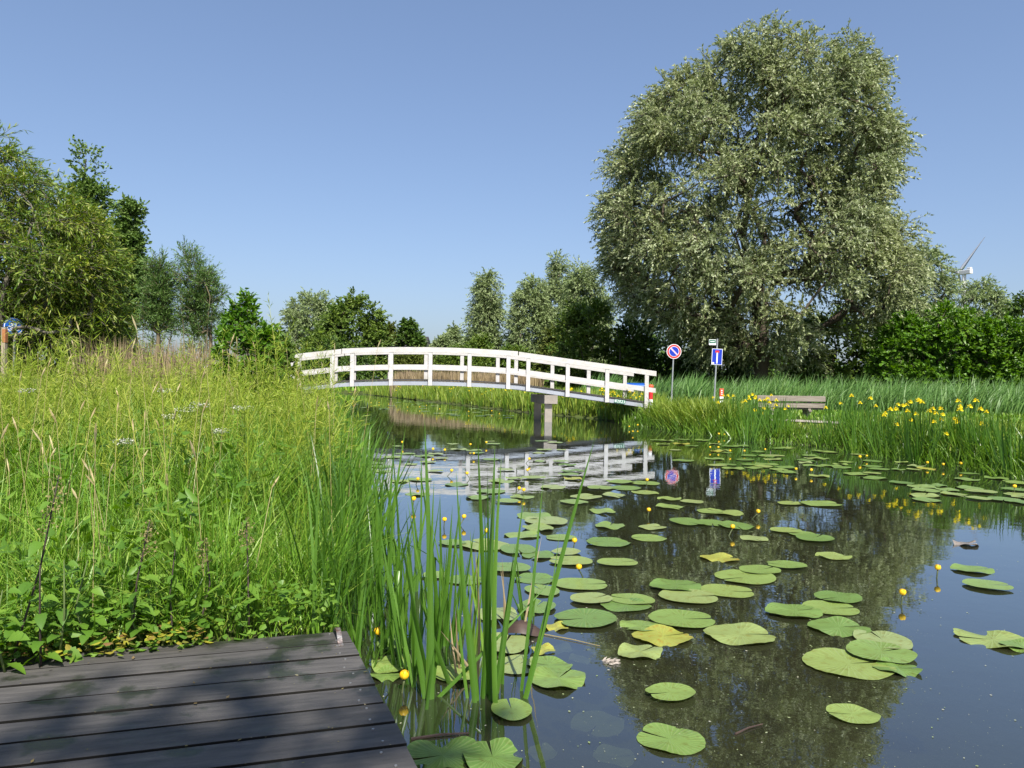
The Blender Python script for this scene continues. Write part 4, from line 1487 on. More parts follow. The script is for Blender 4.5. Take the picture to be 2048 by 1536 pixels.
mb.build('roof', ROOF, r)
mb = MB()
mb.box(((x0 + x1) / 2, Yhs + 4.2, ze / 2), (x1 - x0 - .6, 7.6, ze - .02))
mb.build('wall', BRICK, r)

# ------------------------------------------------------------------ wind turbine
TW = solid('turbine_white', (.72, .72, .72), .5, .3, var=.02)
TBL = solid('turbine_blade_shaded', (.16, .18, .22), .5, .3, var=.02)  # shade of blades facing away from the sun, put into their colour
Yt = 700.0
hub = D(1918, 546, Yt)
r = thing('wind_turbine', 'white wind turbine with a raised blade far behind the trees', 'wind turbine', (hub.x, Yt, 0))
na = math.radians(-68.6)
ax = Vector((math.cos(na), math.sin(na), 0))       # nacelle runs from the hub to the right, towards the camera side
uax = Vector((-ax.y, ax.x, 0))
tx = hub + ax * 5.2
mb = MB()
mb.tube([(tx.x, tx.y, 0), (tx.x, tx.y, 40), (tx.x, tx.y, hub.z - 1.5)], [3.0, 2.4, 1.7], 20)
mb.build('tower', TW, r, smooth=False)
mb = MB()
for (s0, s1, w, h0, h1) in ((1.2, 12.5, 1.9, -1.9, 1.9),):
    A, B = hub + ax * s0, hub + ax * s1
    w_ = uax * w
    mb.hexa([(A.x - w_.x, A.y - w_.y, A.z + h0), (B.x - w_.x, B.y - w_.y, B.z + h0 * 1.1), (B.x + w_.x, B.y + w_.y, B.z + h0 * 1.1), (A.x + w_.x, A.y + w_.y, A.z + h0),
             (A.x - w_.x, A.y - w_.y, A.z + h1), (B.x - w_.x, B.y - w_.y, B.z + h1), (B.x + w_.x, B.y + w_.y, B.z + h1), (A.x + w_.x, A.y + w_.y, A.z + h1)])
A = hub + ax * 10.5
mb.box((A.x, A.y, A.z + 2.7), (3.6, 2.6, 2.2), rz=na)
mb.build('nacelle', TW, r, bevel=.4)
mb = MB()
mb.tube([hub + ax * 1.4, hub + ax * .3, hub - ax * 1.6, hub - ax * 2.6], [1.9, 1.9, 1.4, .3], 16)
mb.build('hub', TW, r, smooth=True)
for th in (math.radians(43), math.radians(163), math.radians(283)):
    rd = uax * math.sin(th) + Vector((0, 0, 1)) * math.cos(th)
    if rd.x < 0 and th < 1:
        rd = -uax * math.sin(th) + Vector((0, 0, 1)) * math.cos(th)
    ch = ax.cross(rd)
    c0 = hub - ax * .6
    vs = []
    st = [(.8, 1.0, .9), (5, 1.8, .7), (9, 2.0, .45), (20, 1.4, .3), (34, .8, .16), (50, .25, .06)]
    for (rr, cw, th_) in st:
        p = c0 + rd * rr
        for (sc, st_) in ((-1, 0), (0, 1), (1, 0), (0, -1)):
            q_ = p + ch * cw * sc + ax * th_ * st_
            vs.append((q_.x, q_.y, q_.z))
    fs = []
    for i in range(len(st) - 1):
        for k in range(4):
            fs.append((4 * i + k, 4 * i + (k + 1) % 4, 4 * i + 4 + (k + 1) % 4, 4 * i + 4 + k))
    mb = MB()
    mb.add(vs, fs)
    mb.build('blade', TBL, r, smooth=True)

# ------------------------------------------------------------------ water flags and sedge in the foreground
def flag_blade(V, Q, base, tip, w, rng, sag=0.0, kink=None, seg=9):
    base, tip = np.array(base, float), np.array(tip, float)
    d = tip - base
    side = nrm(np.array([1.0, rng.normal(0, .35), 0]))
    bow = np.array([rng.normal(0, .02), rng.normal(0, .03), 0]) * np.linalg.norm(d)
    b = len(V)
    for i in range(seg + 1):
        t = i / seg
        c = base + d * t + bow * math.sin(PI * t) + np.array([0, 0, -sag * t * t])
        if kink is not None and t > kink[0]:
            kp = base + d * kink[0] + bow * math.sin(PI * kink[0])
            c = kp + np.array(kink[1]) * (t - kink[0]) * np.linalg.norm(d)
        ww = w * (0.72 + .28 * min(1, 4 * t)) * max(.02, (1 - t ** 3.2))
        fo = np.array([0, -.18 * ww, 0])
        V.append(c + side * ww * .5)
        V.append(c + fo)
        V.append(c - side * ww * .5)
    for i in range(seg):
        o = b + 3 * i
        Q.append((o, o + 1, o + 4, o + 3))
        Q.append((o + 1, o + 2, o + 5, o + 4))


def flag_clump(lab, px, tips, w=.024, seed=0, extra=4, mat=GR_FLAG, group='sword-leaved flag plants by the dock', z0=-.25):
    rng = np.random.default_rng(seed)
    b = G(px[0], px[1], 0)
    r = thing('flag_plant', lab, 'water plant', (b.x, b.y, 0), group)
    V, Q = [], []
    for (x, y, *rest) in tips:
        dep = b.y + rng.normal(0, .06)
        t = D(x, y, dep)
        bb = np.array([b.x + rng.normal(0, .018), b.y + rng.normal(0, .03), 0.0])
        dirn = np.array([t.x, t.y, t.z]) - bb
        bb2 = bb + dirn * (z0 / dirn[2])
        kk = None
        if not rest and rng.random() < .2:
            ka = rng.uniform(0, 2 * PI)
            kk = (rng.uniform(.55, .8), (math.cos(ka) * .75, math.sin(ka) * .75, -.5))
        flag_blade(V, Q, bb2, t, (rest[0] if rest else w) * rng.uniform(.85, 1.1), rng, kink=kk)
    for k in range(extra):
        a = rng.uniform(0, 2 * PI)
        h = rng.uniform(.25, .6)
        bb = np.array([b.x + rng.normal(0, .03), b.y + rng.normal(0, .04), z0])
        tt = bb + np.array([math.cos(a) * h * .25, math.sin(a) * h * .2, h - z0])
        flag_blade(V, Q, bb, tt, w * .6, rng)
    link('leaves', mesh_np('leaves', np.array(V), np.array(Q), mat, True), r)
    return r


flag_clump('flag plant with the tallest dark blade nearest the dock corner', (852, 1398), [(849, 838, .026), (818, 1110, .024), (868, 960, .022), (796, 1040, .02)], seed=1, extra=2)
flag_clump('flag plant with a broad dark blade leaning left over the pads', (950, 1398), [(770 + 136, 1066, .034), (912, 940, .02)], seed=2, extra=1)
flag_clump('single flag shoot crossing the others towards the upper right', (905, 1385), [(1108, 1156, .022), (838, 1190, .026)], seed=3, extra=0)
flag_clump('tall upright flag plant in the middle of the pads', (978, 1396), [(955, 866, .030), (990, 885, .028), (1003, 912, .02), (975, 945, .02), (968, 1000, .016)], seed=4, extra=1)
flag_clump('flag plant with two slim blades right of the tall upright one', (1004, 1384), [(1049, 985, .024), (1030, 1090, .016)], seed=5, extra=0)
flag_clump('rightmost flag plant with one long blade leaning right', (1036, 1386), [(1190, 876, .026), (1087, 952, .018), (1120, 1060, .012)], seed=6, extra=0)
flag_clump('yellow-green flag stub among pads above the leaning plants', (962, 1245), [(940, 1060, .02), (952, 1100, .02), (962, 1040, .016), (985, 1010, .014)], seed=7, extra=1, mat=GR_FLAGY)
flag_clump('dark flag shoots around the curled brown leaf', (1058, 1240), [(1030, 1090, .014), (1065, 1115, .012), (1075, 1180, .02), (1012, 1160, .016)], seed=8, extra=1)
for k, (px, tips) in enumerate([
    ((770, 1300), [(742, 960), (768, 930), (800, 1000), (730, 1060)]), ((745, 1240), [(700, 905), (728, 870), (752, 930), (770, 980)]),
    ((800, 1250), [(782, 872), (822, 905), (805, 960), (838, 1000)]), ((785, 1180), [(760, 862), (790, 870), (812, 850), (745, 920)]),
    ((740, 1150), [(690, 860), (715, 880), (735, 835), (755, 905)]), ((830, 1180), [(842, 890), (815, 940), (862, 960)]),
    ((820, 1300), [(805, 1080), (842, 1050), (770, 1040)]), ((880, 1300), [(905, 1010), (870, 1030), (890, 1100)])]):
    flag_clump('flag plant in the dense fringe between grass and open water', px, tips, .02, 20 + k, 5, group='flag plants fringing the left bank')
for k, (px, tips, mt, lab) in enumerate([
    ((872, 1335), [(838, 930, .022), (880, 1090), (815, 1000), (900, 1180, .016)], GR_FLAG, 'flag plant just left of the broad dark leaning blade'),
    ((830, 1370), [(812, 1020, .024), (842, 1120), (780, 1150, .02), (858, 1200)], GR_FLAG, 'flag plant rising beside the dock corner pads'),
    ((905, 1290), [(922, 990, .02), (895, 1080), (940, 1130, .016)], GR_FLAG, 'slim flag plant behind the crossed blades'),
    ((945, 1300), [(930, 1120, .016), (962, 1150), (975, 1090, .014)], GR_FLAGY, 'pale flag shoots at the back of the tall upright plant'),
    ((800, 1330), [(760, 1060, .022), (790, 960, .02), (826, 1090), (745, 1170)], GR_FLAG, 'flag plant leaning towards the dock corner'),
    ((890, 1225), [(880, 985, .018), (905, 1060), (862, 1040, .016)], GR_FLAG, 'flag plant standing alone between fringe and pads'),
    ((925, 1345), [(900, 1230, .012), (945, 1200, .012), (880, 1260)], GR_DRY, 'withered straw-brown flag leaves among the green ones'),
    ((1012, 1262), [(1000, 1130, .012), (1025, 1180, .012)], GR_DRY, 'withered brown flag stumps left of the curled leaf')]):
    flag_clump(lab, px, tips, .02, 60 + k, 2, mat=mt)
# fringe of sedge along the left bank (uncountable)
fr_poly = [(-.62, 3.35), (-.72, 4), (-.92, 5.6), (-1.6, 8.4), (-2.75, 13.2), (-4.9, 18.2), (-5.5, 18.6), (-3.3, 13.6), (-2.0, 8.6), (-1.3, 5.8), (-1.05, 4.1), (-.86, 3.3)]
grass('sedge_fringe', 'dense sword-leaved sedge fringing the left bank', fr_poly, 1300, (.35, 1.05), (.012, .024), GR_FLAG, (.05, .5), 6, 1.0, seed=51, cat='sedge')

# ------------------------------------------------------------------ yellow flag irises
IRIS_Y = leaf_mat('iris_petal', [(.80, .64, .015), (.85, .70, .03), (.75, .56, .01)], .3, .5, .2)


def iris_proto(seed, nl, nf, pale=False, h=(.65, 1.05)):
    rng = np.random.default_rng(seed)
    r = thing('iris_plant', 'x', 'iris', (0, 0, 0))
    V, Q = [], []
    for k in range(nl):
        a = rng.uniform(0, 2 * PI)
        rr = .22 * math.sqrt(rng.random())
        bb = np.array([rr * math.cos(a), rr * math.sin(a) * .8, -.1])
        hh = rng.uniform(*h)
        out_ = rng.uniform(.02, .38)
        tt = bb + np.array([math.cos(a) * out_, math.sin(a) * out_, hh])
        flag_blade(V, Q, bb, tt, rng.uniform(.018, .03), rng, sag=.12 * rng.random() * out_, seg=6)
    link('leaves', mesh_np('leaves', np.array(V), np.array(Q), GR_FLAGY if pale else GR_FLAG, True), r)
    for k in range(nf):
        a = rng.uniform(0, 2 * PI)
        rr = .2 * math.sqrt(rng.random())
        bb = Vector((rr * math.cos(a), rr * math.sin(a), 0))
        tp_ = bb + Vector((rng.normal(0, .08), rng.normal(0, .08), rng.uniform(.5, 1.02)))
        mb = MB()
        mb.tube([bb, bb.lerp(tp_, .5), tp_], [.006, .005, .004], 5)
        st_ = mb.build('stem', GR_FLAG, r)
        P_, Dd, Sd, LL, WW = [], [], [], [], []
        a0 = rng.uniform(0, 2 * PI)
        for j in range(3):
            aa = a0 + j * 2 * PI / 3
            for (el, l, w) in ((.25, .046, .046), (-.75, .052, .056), (1.1, .038, .022)):
                off = Vector((math.cos(aa), math.sin(aa), 0)) * (.02 if el == -.75 else 0)
                d_ = Vector((math.cos(aa) * math.cos(el), math.sin(aa) * math.cos(el), math.sin(el)))
                P_.append(tp_ + off + Vector((0, 0, .01)))
                Dd.append(d_); Sd.append(d_.cross(Vector((0, 0, 1))).normalized()); LL.append(l); WW.append(w)
        v, q = ovals(np.array(P_), np.array(Dd), np.array(Sd), np.array(LL), np.array(WW), .15)
        link('flower', mesh_np('flower', v, q, IRIS_Y, True), r)
    return r


IP = [iris_proto(1, 22, 3), iris_proto(2, 26, 1), iris_proto(3, 18, 4), iris_proto(4, 24, 0, True), iris_proto(5, 20, 2, True), iris_proto(6, 26, 0)]
used = [False] * 6
rng = np.random.default_rng(61)


def put_iris(k, x, y, sc, lab, grp):
    z = max(-.02, float(ground_z(np.array([[x, y]]))[0]) - .04)
    rz = rng.uniform(0, 2 * PI)
    if not used[k]:
        used[k] = True
        o = IP[k]
        o.location = (x, y, z)
        o.rotation_euler = (0, 0, rz)
        o.scale = (sc,) * 3
        o['label'] = lab
        o['group'] = grp
    else:
        copy_tree(IP[k], (x, y, z), rz, sc, lab, grp)


lab1 = 'yellow flag iris clump at the water edge in front of the bench and signs'
for (px, py, k, sc) in [(1425, 866, 1, .9), (1450, 868, 0, 1.0), (1470, 872, 3, 1.0), (1488, 874, 2, 1.05), (1505, 876, 1, 1.0), (1520, 878, 0, 1.0), (1540, 880, 2, 1.0),
                        (1556, 882, 1, 1.0), (1572, 884, 4, .85), (1592, 886, 3, .75), (1498, 860, 0, .95), (1530, 862, 2, .95), (1460, 856, 4, .9), (1410, 860, 3, .8), (1440, 872, 5, .9), (1480, 866, 5, 1.0), (1515, 868, 5, .95), (1548, 872, 5, .95), (1495, 882, 5, .8), (1565, 878, 5, .85)]:
    p = G(px, py, 0)
    put_iris(k, p.x, p.y, sc, lab1, 'irises in front of the bench')
lab2 = 'yellow flag iris clump in the tall stand along the right bank'
for i in range(34):
    t = i / 33
    px = 1640 + 420 * t
    py = 893 + 62 * t + rng.uniform(-9, 3)
    p = G(px, py, 0)
    yel = .33 < t < .72
    k = int(rng.choice([0, 1, 2, 5])) if yel else int(rng.choice([5, 5, 1]) if t < .85 else 5)
    put_iris(k, p.x + rng.uniform(-.1, .35), p.y + rng.uniform(0, .5), rng.uniform(.85, 1.08), lab2, 'irises on the right bank')
lab3 = 'yellow flag iris clump on the far bank seen beneath the footbridge'
fl = RIGHT[7:13]
for i in range(40):
    t = (i + rng.random()) / 40
    u = t * (len(fl) - 1) * .9
    j = int(u)
    f = u - j
    x = fl[j][0] * (1 - f) + fl[j + 1][0] * f + rng.uniform(0, .9)
    y = fl[j][1] * (1 - f) + fl[j + 1][1] * f + rng.uniform(-.2, .7)
    put_iris(int(rng.choice([0, 2, 2, 4, 1])), x, y, rng.uniform(.8, 1.05), lab3, 'irises beyond the bridge')
# bent pale sedge leaning into the water at the right edge
r0_ = G(2012, 945, 0)
r = thing('bent_sedge', 'pale bent sedge blade arching over the pads at the right edge', 'water plant', (r0_.x, r0_.y, 0))
rg = np.random.default_rng(5)
V, Q = [], []
for (mx_, my_, ex, ey, w) in ((1985, 905, 1928, 884, .045), (1975, 925, 1945, 938, .02), (1996, 900, 1975, 878, .02), (2020, 900, 2030, 860, .025)):
    A, B, C_ = r0_, D(mx_, my_, r0_.y), D(ex, ey, r0_.y - .05)
    b = len(V)
    for i in range(11):
        t = i / 10
        c_ = A * (1 - t) ** 2 + (B * 2 - (A + C_) * .5) * 2 * t * (1 - t) + C_ * t * t
        ww = w * max(.03, 1 - t ** 3)
        V += [(c_.x, c_.y - .2 * ww, c_.z + ww * .4), (c_.x, c_.y + .2 * ww, c_.z - ww * .4)]
    for i in range(10):
        Q.append((b + 2 * i, b + 2 * i + 1, b + 2 * i + 3, b + 2 * i + 2))
link('leaves', mesh_np('leaves', np.array(V), np.array(Q), GR_FLAGY, True), r)

# ------------------------------------------------------------------ water lily pads
def pad_mat(name, cols, edge):
    m, nt, nd, lk = new_mat(name)
    out = nd.new('ShaderNodeOutputMaterial')
    pb = nd.new('ShaderNodeBsdfPrincipled')
    oi = nd.new('ShaderNodeObjectInfo')
    rp = ramp(nd, cols)
    lk.new(oi.outputs['Random'], rp.inputs[0])
    tc = nd.new('ShaderNodeTexCoord')
    at = nd.new('ShaderNodeAttribute')
    at.attribute_name = 'polar'
    sx = nd.new('ShaderNodeSeparateXYZ')
    lk.new(at.outputs['Vector'], sx.inputs[0])
    # radial veins
    ml = nd.new('ShaderNodeMath'); ml.operation = 'MULTIPLY'; ml.inputs[1].default_value = 17
    lk.new(sx.outputs[0], ml.inputs[0])
    sn = nd.new('ShaderNodeMath'); sn.operation = 'SINE'
    lk.new(ml.outputs[0], sn.inputs[0])
    pw = nd.new('ShaderNodeMath'); pw.operation = 'POWER'; pw.inputs[1].default_value = 8
    ab = nd.new('ShaderNodeMath'); ab.operation = 'ABSOLUTE'
    lk.new(sn.outputs[0], ab.inputs[0]); lk.new(ab.outputs[0], pw.inputs[0])
    no = nd.new('ShaderNodeTexNoise'); no.inputs['Scale'].default_value = 9; no.inputs['Detail'].default_value = 6
    ad = nd.new('ShaderNodeVectorMath'); ad.operation = 'ADD'
    cv = nd.new('ShaderNodeCombineXYZ'); ml2 = nd.new('ShaderNodeMath'); ml2.operation = 'MULTIPLY'; ml2.inputs[1].default_value = 37
    lk.new(oi.outputs['Random'], ml2.inputs[0]); lk.new(ml2.outputs[0], cv.inputs[0])
    lk.new(tc.outputs['Object'], ad.inputs[0]); lk.new(cv.outputs[0], ad.inputs[1])
    lk.new(ad.outputs[0], no.inputs['Vector'])
    r2 = ramp(nd, [(1, 1, 1, .52), (*edge, .72)])
    lk.new(no.outputs['Fac'], r2.inputs[0])
    mx = nd.new('ShaderNodeMix'); mx.data_type = 'RGBA'; mx.blend_type = 'MULTIPLY'; mx.inputs[0].default_value = .8
    lk.new(rp.outputs[0], mx.inputs[6]); lk.new(r2.outputs[0], mx.inputs[7])
    n3 = nd.new('ShaderNodeTexNoise'); n3.inputs['Scale'].default_value = 24; n3.inputs['Detail'].default_value = 3
    lk.new(ad.outputs[0], n3.inputs['Vector'])
    r3 = ramp(nd, [(1, 1, 1, .66), (.50, .36, .22, .72)])
    lk.new(n3.outputs['Fac'], r3.inputs[0])
    mx3 = nd.new('ShaderNodeMix'); mx3.data_type = 'RGBA'; mx3.blend_type = 'MULTIPLY'; mx3.inputs[0].default_value = .9
    lk.new(mx.outputs[2], mx3.inputs[6]); lk.new(r3.outputs[0], mx3.inputs[7])
    mx = mx3
    mx2 = nd.new('ShaderNodeMix'); mx2.data_type = 'RGBA'; mx2.blend_type = 'MIX'
    mv = nd.new('ShaderNodeMath'); mv.operation = 'MULTIPLY'; mv.inputs[1].default_value = .28
    lk.new(pw.outputs[0], mv.inputs[0]); lk.new(mv.outputs[0], mx2.inputs[0])
    lk.new(mx.outputs[2], mx2.inputs[6]); mx2.inputs[7].default_value = (cols[-1][0] * 1.25, cols[-1][1] * 1.2, cols[-1][2] * 1.2, 1)
    lk.new(mx2.outputs[2], pb.inputs['Base Color'])
    pb.inputs['Roughness'].default_value = .36
    pb.inputs['Specular IOR Level'].default_value = .5
    bp = nd.new('ShaderNodeBump'); bp.inputs['Strength'].default_value = .25; bp.inputs['Distance'].default_value = .004
    lk.new(pw.outputs[0], bp.inputs['Height']); lk.new(bp.outputs[0], pb.inputs['Normal'])
    lk.new(pb.outputs[0], out.inputs['Surface'])
    return m


PAD_G = pad_mat('lily_pad_green', [(.085, .16, .030), (.13, .21, .045), (.165, .24, .055), (.20, .255, .065), (.21, .26, .10)], (.72, .55, .28))
PAD_Y = pad_mat('lily_pad_yellowing', [(.24, .27, .05), (.28, .28, .045)], (.95, .42, .12))
PAD_P = pad_mat('lily_pad_submerged', [(.26, .33, .22), (.22, .28, .17)], (.8, .8, .7))
PAD_B = pad_mat('lily_pad_brown', [(.16, .14, .12), (.20, .17, .15)], (.7, .6, .5))


def pad_mesh(seed, mat, ragged=.008, wav=.003):
    rng = np.random.default_rng(seed)
    n = 44
    notch = .07
    V, Q, PO = [], [], []
    asp = rng.uniform(.78, .9)
    rings = (0.0, .35, .7, .92, 1.0)
    ph = rng.uniform(0, 6)
    for i in range(n + 1):
        a = notch + (2 * PI - 2 * notch) * i / n
        near = min(i, n - i) / 5.0
        lobe = 1.0 - .16 * max(0, 1 - near) ** 2.0
        rr = .5 * lobe * (1 + rng.normal(0, ragged))
        for r_ in rings:
            x = rr * r_ * math.cos(a) - .04 * r_ * 0
            y = rr * r_ * math.sin(a) * asp
            aa = a
            if r_ < .5:
                x, y = x * 1.0, y
            z = wav * (r_ ** 2) * (math.sin(3 * a + ph) + .6 * math.sin(5 * a + 2 * ph)) + .003 * r_ ** 4
            V.append((x, y, z))
            PO.append((a, r_, 0))
    m_ = len(rings)
    for i in range(n):
        for j in range(m_ - 1):
            Q.append((i * m_ + j, i * m_ + j + 1, (i + 1) * m_ + j + 1, (i + 1) * m_ + j))
    me = mesh_np('lily_pad', np.array(V), np.array(Q), mat, True)
    at = me.attributes.new('polar', 'FLOAT_VECTOR', 'POINT')
    at.data.foreach_set('vector', np.array(PO, dtype=np.float32).ravel())
    return me


PG = [pad_mesh(i, PAD_G, (.006, .008, .018)[i % 3], (.002, .004, .007)[i % 3]) for i in range(10)]
PGC = [pad_mesh(20 + i, PAD_G, .012, .010) for i in range(2)]
PY = [pad_mesh(40, PAD_Y, .03, .008)]
PPs = [pad_mesh(50, PAD_P, .01, .008), pad_mesh(51, PAD_P, .01, .006)]
PBr = [pad_mesh(60, PAD_B, .02, .015)]
rng = np.random.default_rng(70)
placed = []


def put_pad(x, y, wpx, lab, grp, kind='g', z=None, rot=None, tilt=.004):
    zz = 0.0035 + .0035 * (len(placed) % 4) + rng.uniform(0, .0015) if z is None else z
    p = G(x, y, max(0, zz))
    if z is not None:
        p.z = z
    w = wpx * p.y / F / .93
    me = {'g': PG[rng.integers(len(PG))], 'c': PGC[rng.integers(len(PGC))], 'y': PY[0], 'p': PPs[rng.integers(2)], 'b': PBr[0]}[kind]
    o = bpy.data.objects.new('lily_pad', me)
    COL.objects.link(o)
    o.location = p
    w = min(w * .92, .46)
    o.scale = (w, w, 1)
    o.rotation_euler = (rng.normal(0, tilt), rng.normal(0, tilt), rng.uniform(0, 2 * PI) if rot is None else math.radians(rot))
    tag(o, lab, 'lily pad', grp)
    placed.append((p.x, p.y, w))
    return o


# pads that stand out, each with its own words
special = [
    (885, 1510, 165, 'c', 'big shaded lily pad touching the dock at the bottom edge', 200), (985, 1513, 150, 'c', 'big notched lily pad right beside the one touching the dock', 100),
    (1023, 1418, 104, 'g', 'shaded round lily pad at the foot of the tall upright flag plant', 100), (1340, 1384, 108, 'g', 'shaded lily pad alone in the tree reflection at bottom centre', 200),
    (1340, 1478, 142, 'g', 'large oval lily pad near the bottom edge with a dark speck', 150), (1704, 1428, 106, 'g', 'lone lily pad in the lower right tree reflection', 170),
    (1480, 1268, 146, 'g', 'long lily pad with its notch to the right in open water below the group', 5), (1365, 1237, 138, 'g', 'long lily pad in the middle of the big willow reflection', 0),
    (1283, 1252, 88, 'g', 'medium lily pad touching the yellow torn one', 350), (1325, 1272, 124, 'y', 'torn lily pad turned yellow and orange', 20),
    (1280, 1303, 100, 'c', 'half sunken lily pad below the yellow torn one', 40), (1170, 1236, 132, 'g', 'large lily pad just right of the dark curled leaf', 200),
    (1253, 1210, 108, 'g', 'lily pad lying over the edge of another left of the middle', 20), (1262, 1198, 96, 'g', 'darker lily pad overlapping the one below it left of the middle', 160),
    (1378, 1192, 122, 'g', 'lily pad at the lower left of the trio in the willow reflection', 0), (1352, 1170, 108, 'g', 'lily pad at the upper left of the trio in the willow reflection', 10),
    (1455, 1182, 112, 'g', 'lily pad at the right of the trio in the willow reflection', 350), (1490, 1154, 128, 'g', 'broad lily pad under a second one above the trio', 200),
    (1520, 1139, 88, 'g', 'lily pad lying upon the broad one above the trio', 30), (1572, 1129, 82, 'g', 'oval lily pad upper right of the trio', 170),
    (1440, 1116, 80, 'y', 'yellowish oval lily pad alone above the trio', 0), (1666, 1112, 74, 'g', 'small oval lily pad alone right of the trio', 180),
    (1676, 1194, 98, 'g', 'lily pad with a brown scar in the right group', 200), (1588, 1221, 116, 'g', 'lily pad at the left of the right group', 10),
    (1662, 1216, 112, 'g', 'slender lily pad in the middle of the right group', 0), (1678, 1254, 126, 'g', 'lily pad lowest in the right group', 15),
    (1765, 1279, 124, 'g', 'notched lily pad topmost in the right raft of four', 90), (1762, 1303, 138, 'g', 'lily pad in the middle of the right raft of four', 20),
    (1697, 1327, 182, 'g', 'largest and lowest lily pad of the right raft of four', 10), (1795, 1336, 96, 'c', 'pale half sunken lily pad at the right end of the raft', 0),
    (1945, 1138, 82, 'g', 'upper of two lily pads in the blue water on the right', 0), (1976, 1169, 92, 'g', 'lower of two lily pads in the blue water on the right', 350),
    (1985, 1279, 150, 'c', 'big ragged lily pad near the right edge', 170), (2042, 1292, 80, 'g', 'lily pad cut by the right edge beside the ragged one', 0), (1932, 1087, 50, 'b', 'brown curled lily pad in the blue water on the right', 0),
    (1011, 1286, 118, 'g', 'bright lily pad behind the middle flag blades', 80), (1038, 1329, 112, 'g', 'left one of two overlapping lily pads right of the flag blades', 60),
    (1098, 1330, 96, 'g', 'right one of two overlapping lily pads right of the flag blades', 160), (1117, 1356, 122, 'c', 'strongly veined lily pad below the overlapping pair', 60),
    (1087, 1299, 54, 'y', 'small torn yellow lily pad above the overlapping pair', 0), (1113, 1254, 54, 'y', 'small yellowing lily pad beside the dark curled leaf', 0),
    (785, 1327, 104, 'c', 'raised lily pad at the dock corner', 90), (906, 1346, 98, 'g', 'lily pad behind the crossed flag blades', 120), (796, 1284, 96, 'g', 'lily pad squeezed between flag plants at the dock corner', 60),
    (775, 1350, 80, 'c', 'small curled lily pad against the dock side', 0), (1163, 1168, 114, 'g', 'broad lily pad below the yellow bud on a bent stalk', 0), (1236, 1124, 86, 'g', 'oval lily pad right of the yellow bud on a bent stalk', 10),
    (1183, 1196, 90, 'g', 'spotted lily pad above the large one by the curled leaf', 30), (745, 1410, 40, 'c', 'small wet lily pad tucked by the dock edge', 0)]
for (x, y, w, k, lab, rot) in special:
    put_pad(x, y, w, lab, 'water lily pads', k, rot=rot)
for (x, y, w, z) in [(1195, 1436, 120, -.024), (1230, 1490, 90, -.04), (1085, 1478, 70, -.05), (1120, 1290, 60, -.022), (1200, 1290, 70, -.022), (1160, 1310, 50, -.022), (800, 1475, 60, -.024), (1215, 1310, 50, -.022)]:
    put_pad(x, y, w, 'pale lily leaf sunk just under the water in the lower middle', 'sunken lily leaves', 'p', z=z)
labm = 'lily pad in the scattered group below the bridge reflection, left and middle'
for (x, y, w) in [(1069, 1032, 86), (1092, 1041, 104), (1076, 1055, 76), (1046, 1070, 78), (968, 1089, 110), (1036, 1098, 92), (1132, 1103, 66), (1121, 1075, 66), (1076, 1110, 74),
                  (1140, 1121, 92), (1017, 1134, 92), (1070, 1157, 92), (1084, 1180, 84), (1073, 1212, 92), (995, 1228, 100), (930, 1160, 80), (870, 1150, 60), (905, 1085, 60)]:
    put_pad(x, y, w, labm, 'pads below the bridge reflection')
labr = 'small lily pad in the dark tree reflection below the round sign mirrored in the water'
for (x, y, w) in [(1215, 1084, 98), (1296, 1076, 76), (1220, 1051, 72), (1205, 1022, 62), (1375, 1043, 82), (1425, 1046, 74), (1472, 1051, 80), (1572, 1060, 64), (1630, 1075, 84), (1508, 1077, 60),
                  (1305, 1054, 62), (1340, 1013, 62), (1385, 1003, 50), (1445, 1024, 86), (1580, 1006, 54), (1642, 1007, 84), (1172, 993, 72), (1250, 976, 72), (1290, 966, 62), (1338, 997, 52), (1228, 990, 58),
                  (1420, 1022, 60), (1605, 1068, 60), (1240, 963, 60), (1200, 975, 60), (1290, 985, 60)]:
    put_pad(x, y, w, labr, 'pads in the willow reflection')


def field(n, poly, lab, grp, wm=(.2, .36), mind=.17):
    c = 0
    t = 0
    pts = np.array(poly, float)
    lo, hi = pts.min(0), pts.max(0)
    while c < n and t < n * 60:
        t += 1
        x, y = rng.uniform(lo[0], hi[0]), rng.uniform(lo[1], hi[1])
        if not inside(poly, np.array([[x, y]]))[0]:
            continue
        p = G(x, y, 0)
        if not inside(CANAL, np.array([[p.x, p.y]]))[0]:
            continue
        w = rng.uniform(*wm)
        if any(math.hypot(p.x - a, p.y - b) < mind + .25 * (w + cw) * .5 for a, b, cw in placed):
            continue
        put_pad(x, y, w * F / p.y * .93, lab, grp, 'y' if rng.random() < .04 else 'g')
        c += 1


field(66, [(1300, 868), (1420, 880), (1640, 900), (1800, 918), (2048, 965), (2048, 1000), (1900, 960), (1700, 955), (1480, 950), (1420, 940), (1320, 905)], 'lily pad in the crowded raft along the right bank', 'pads along the right bank', (.26, .44), .14)
field(14, [(1750, 960), (2048, 985), (2048, 1005), (1850, 1000)], 'pale lily pad drifting off the right bank stand of irises', 'pads off the right bank', (.3, .45), .2)
field(50, [(690, 880), (1130, 880), (1250, 960), (1150, 1010), (700, 1000)], 'lily pad in the wide raft where the bridge is mirrored', 'pads in the bridge reflection', (.24, .42), .2)
field(34, [(690, 792), (800, 795), (1030, 825), (1060, 838), (900, 830), (690, 812)], 'lily pad in the distant raft seen under the bridge', 'pads under the bridge', (.4, .6), .3)

# ------------------------------------------------------------------ yellow pond lily flowers
FLY = solid('pond_lily_yellow', (.80, .50, .012), .45, .4, var=.12, scale=40)
FLS = solid('pond_lily_stalk', (.07, .09, .03), .5, .4)
NSTY = solid('pond_lily_stigma', (.70, .42, .02), .5, .3)


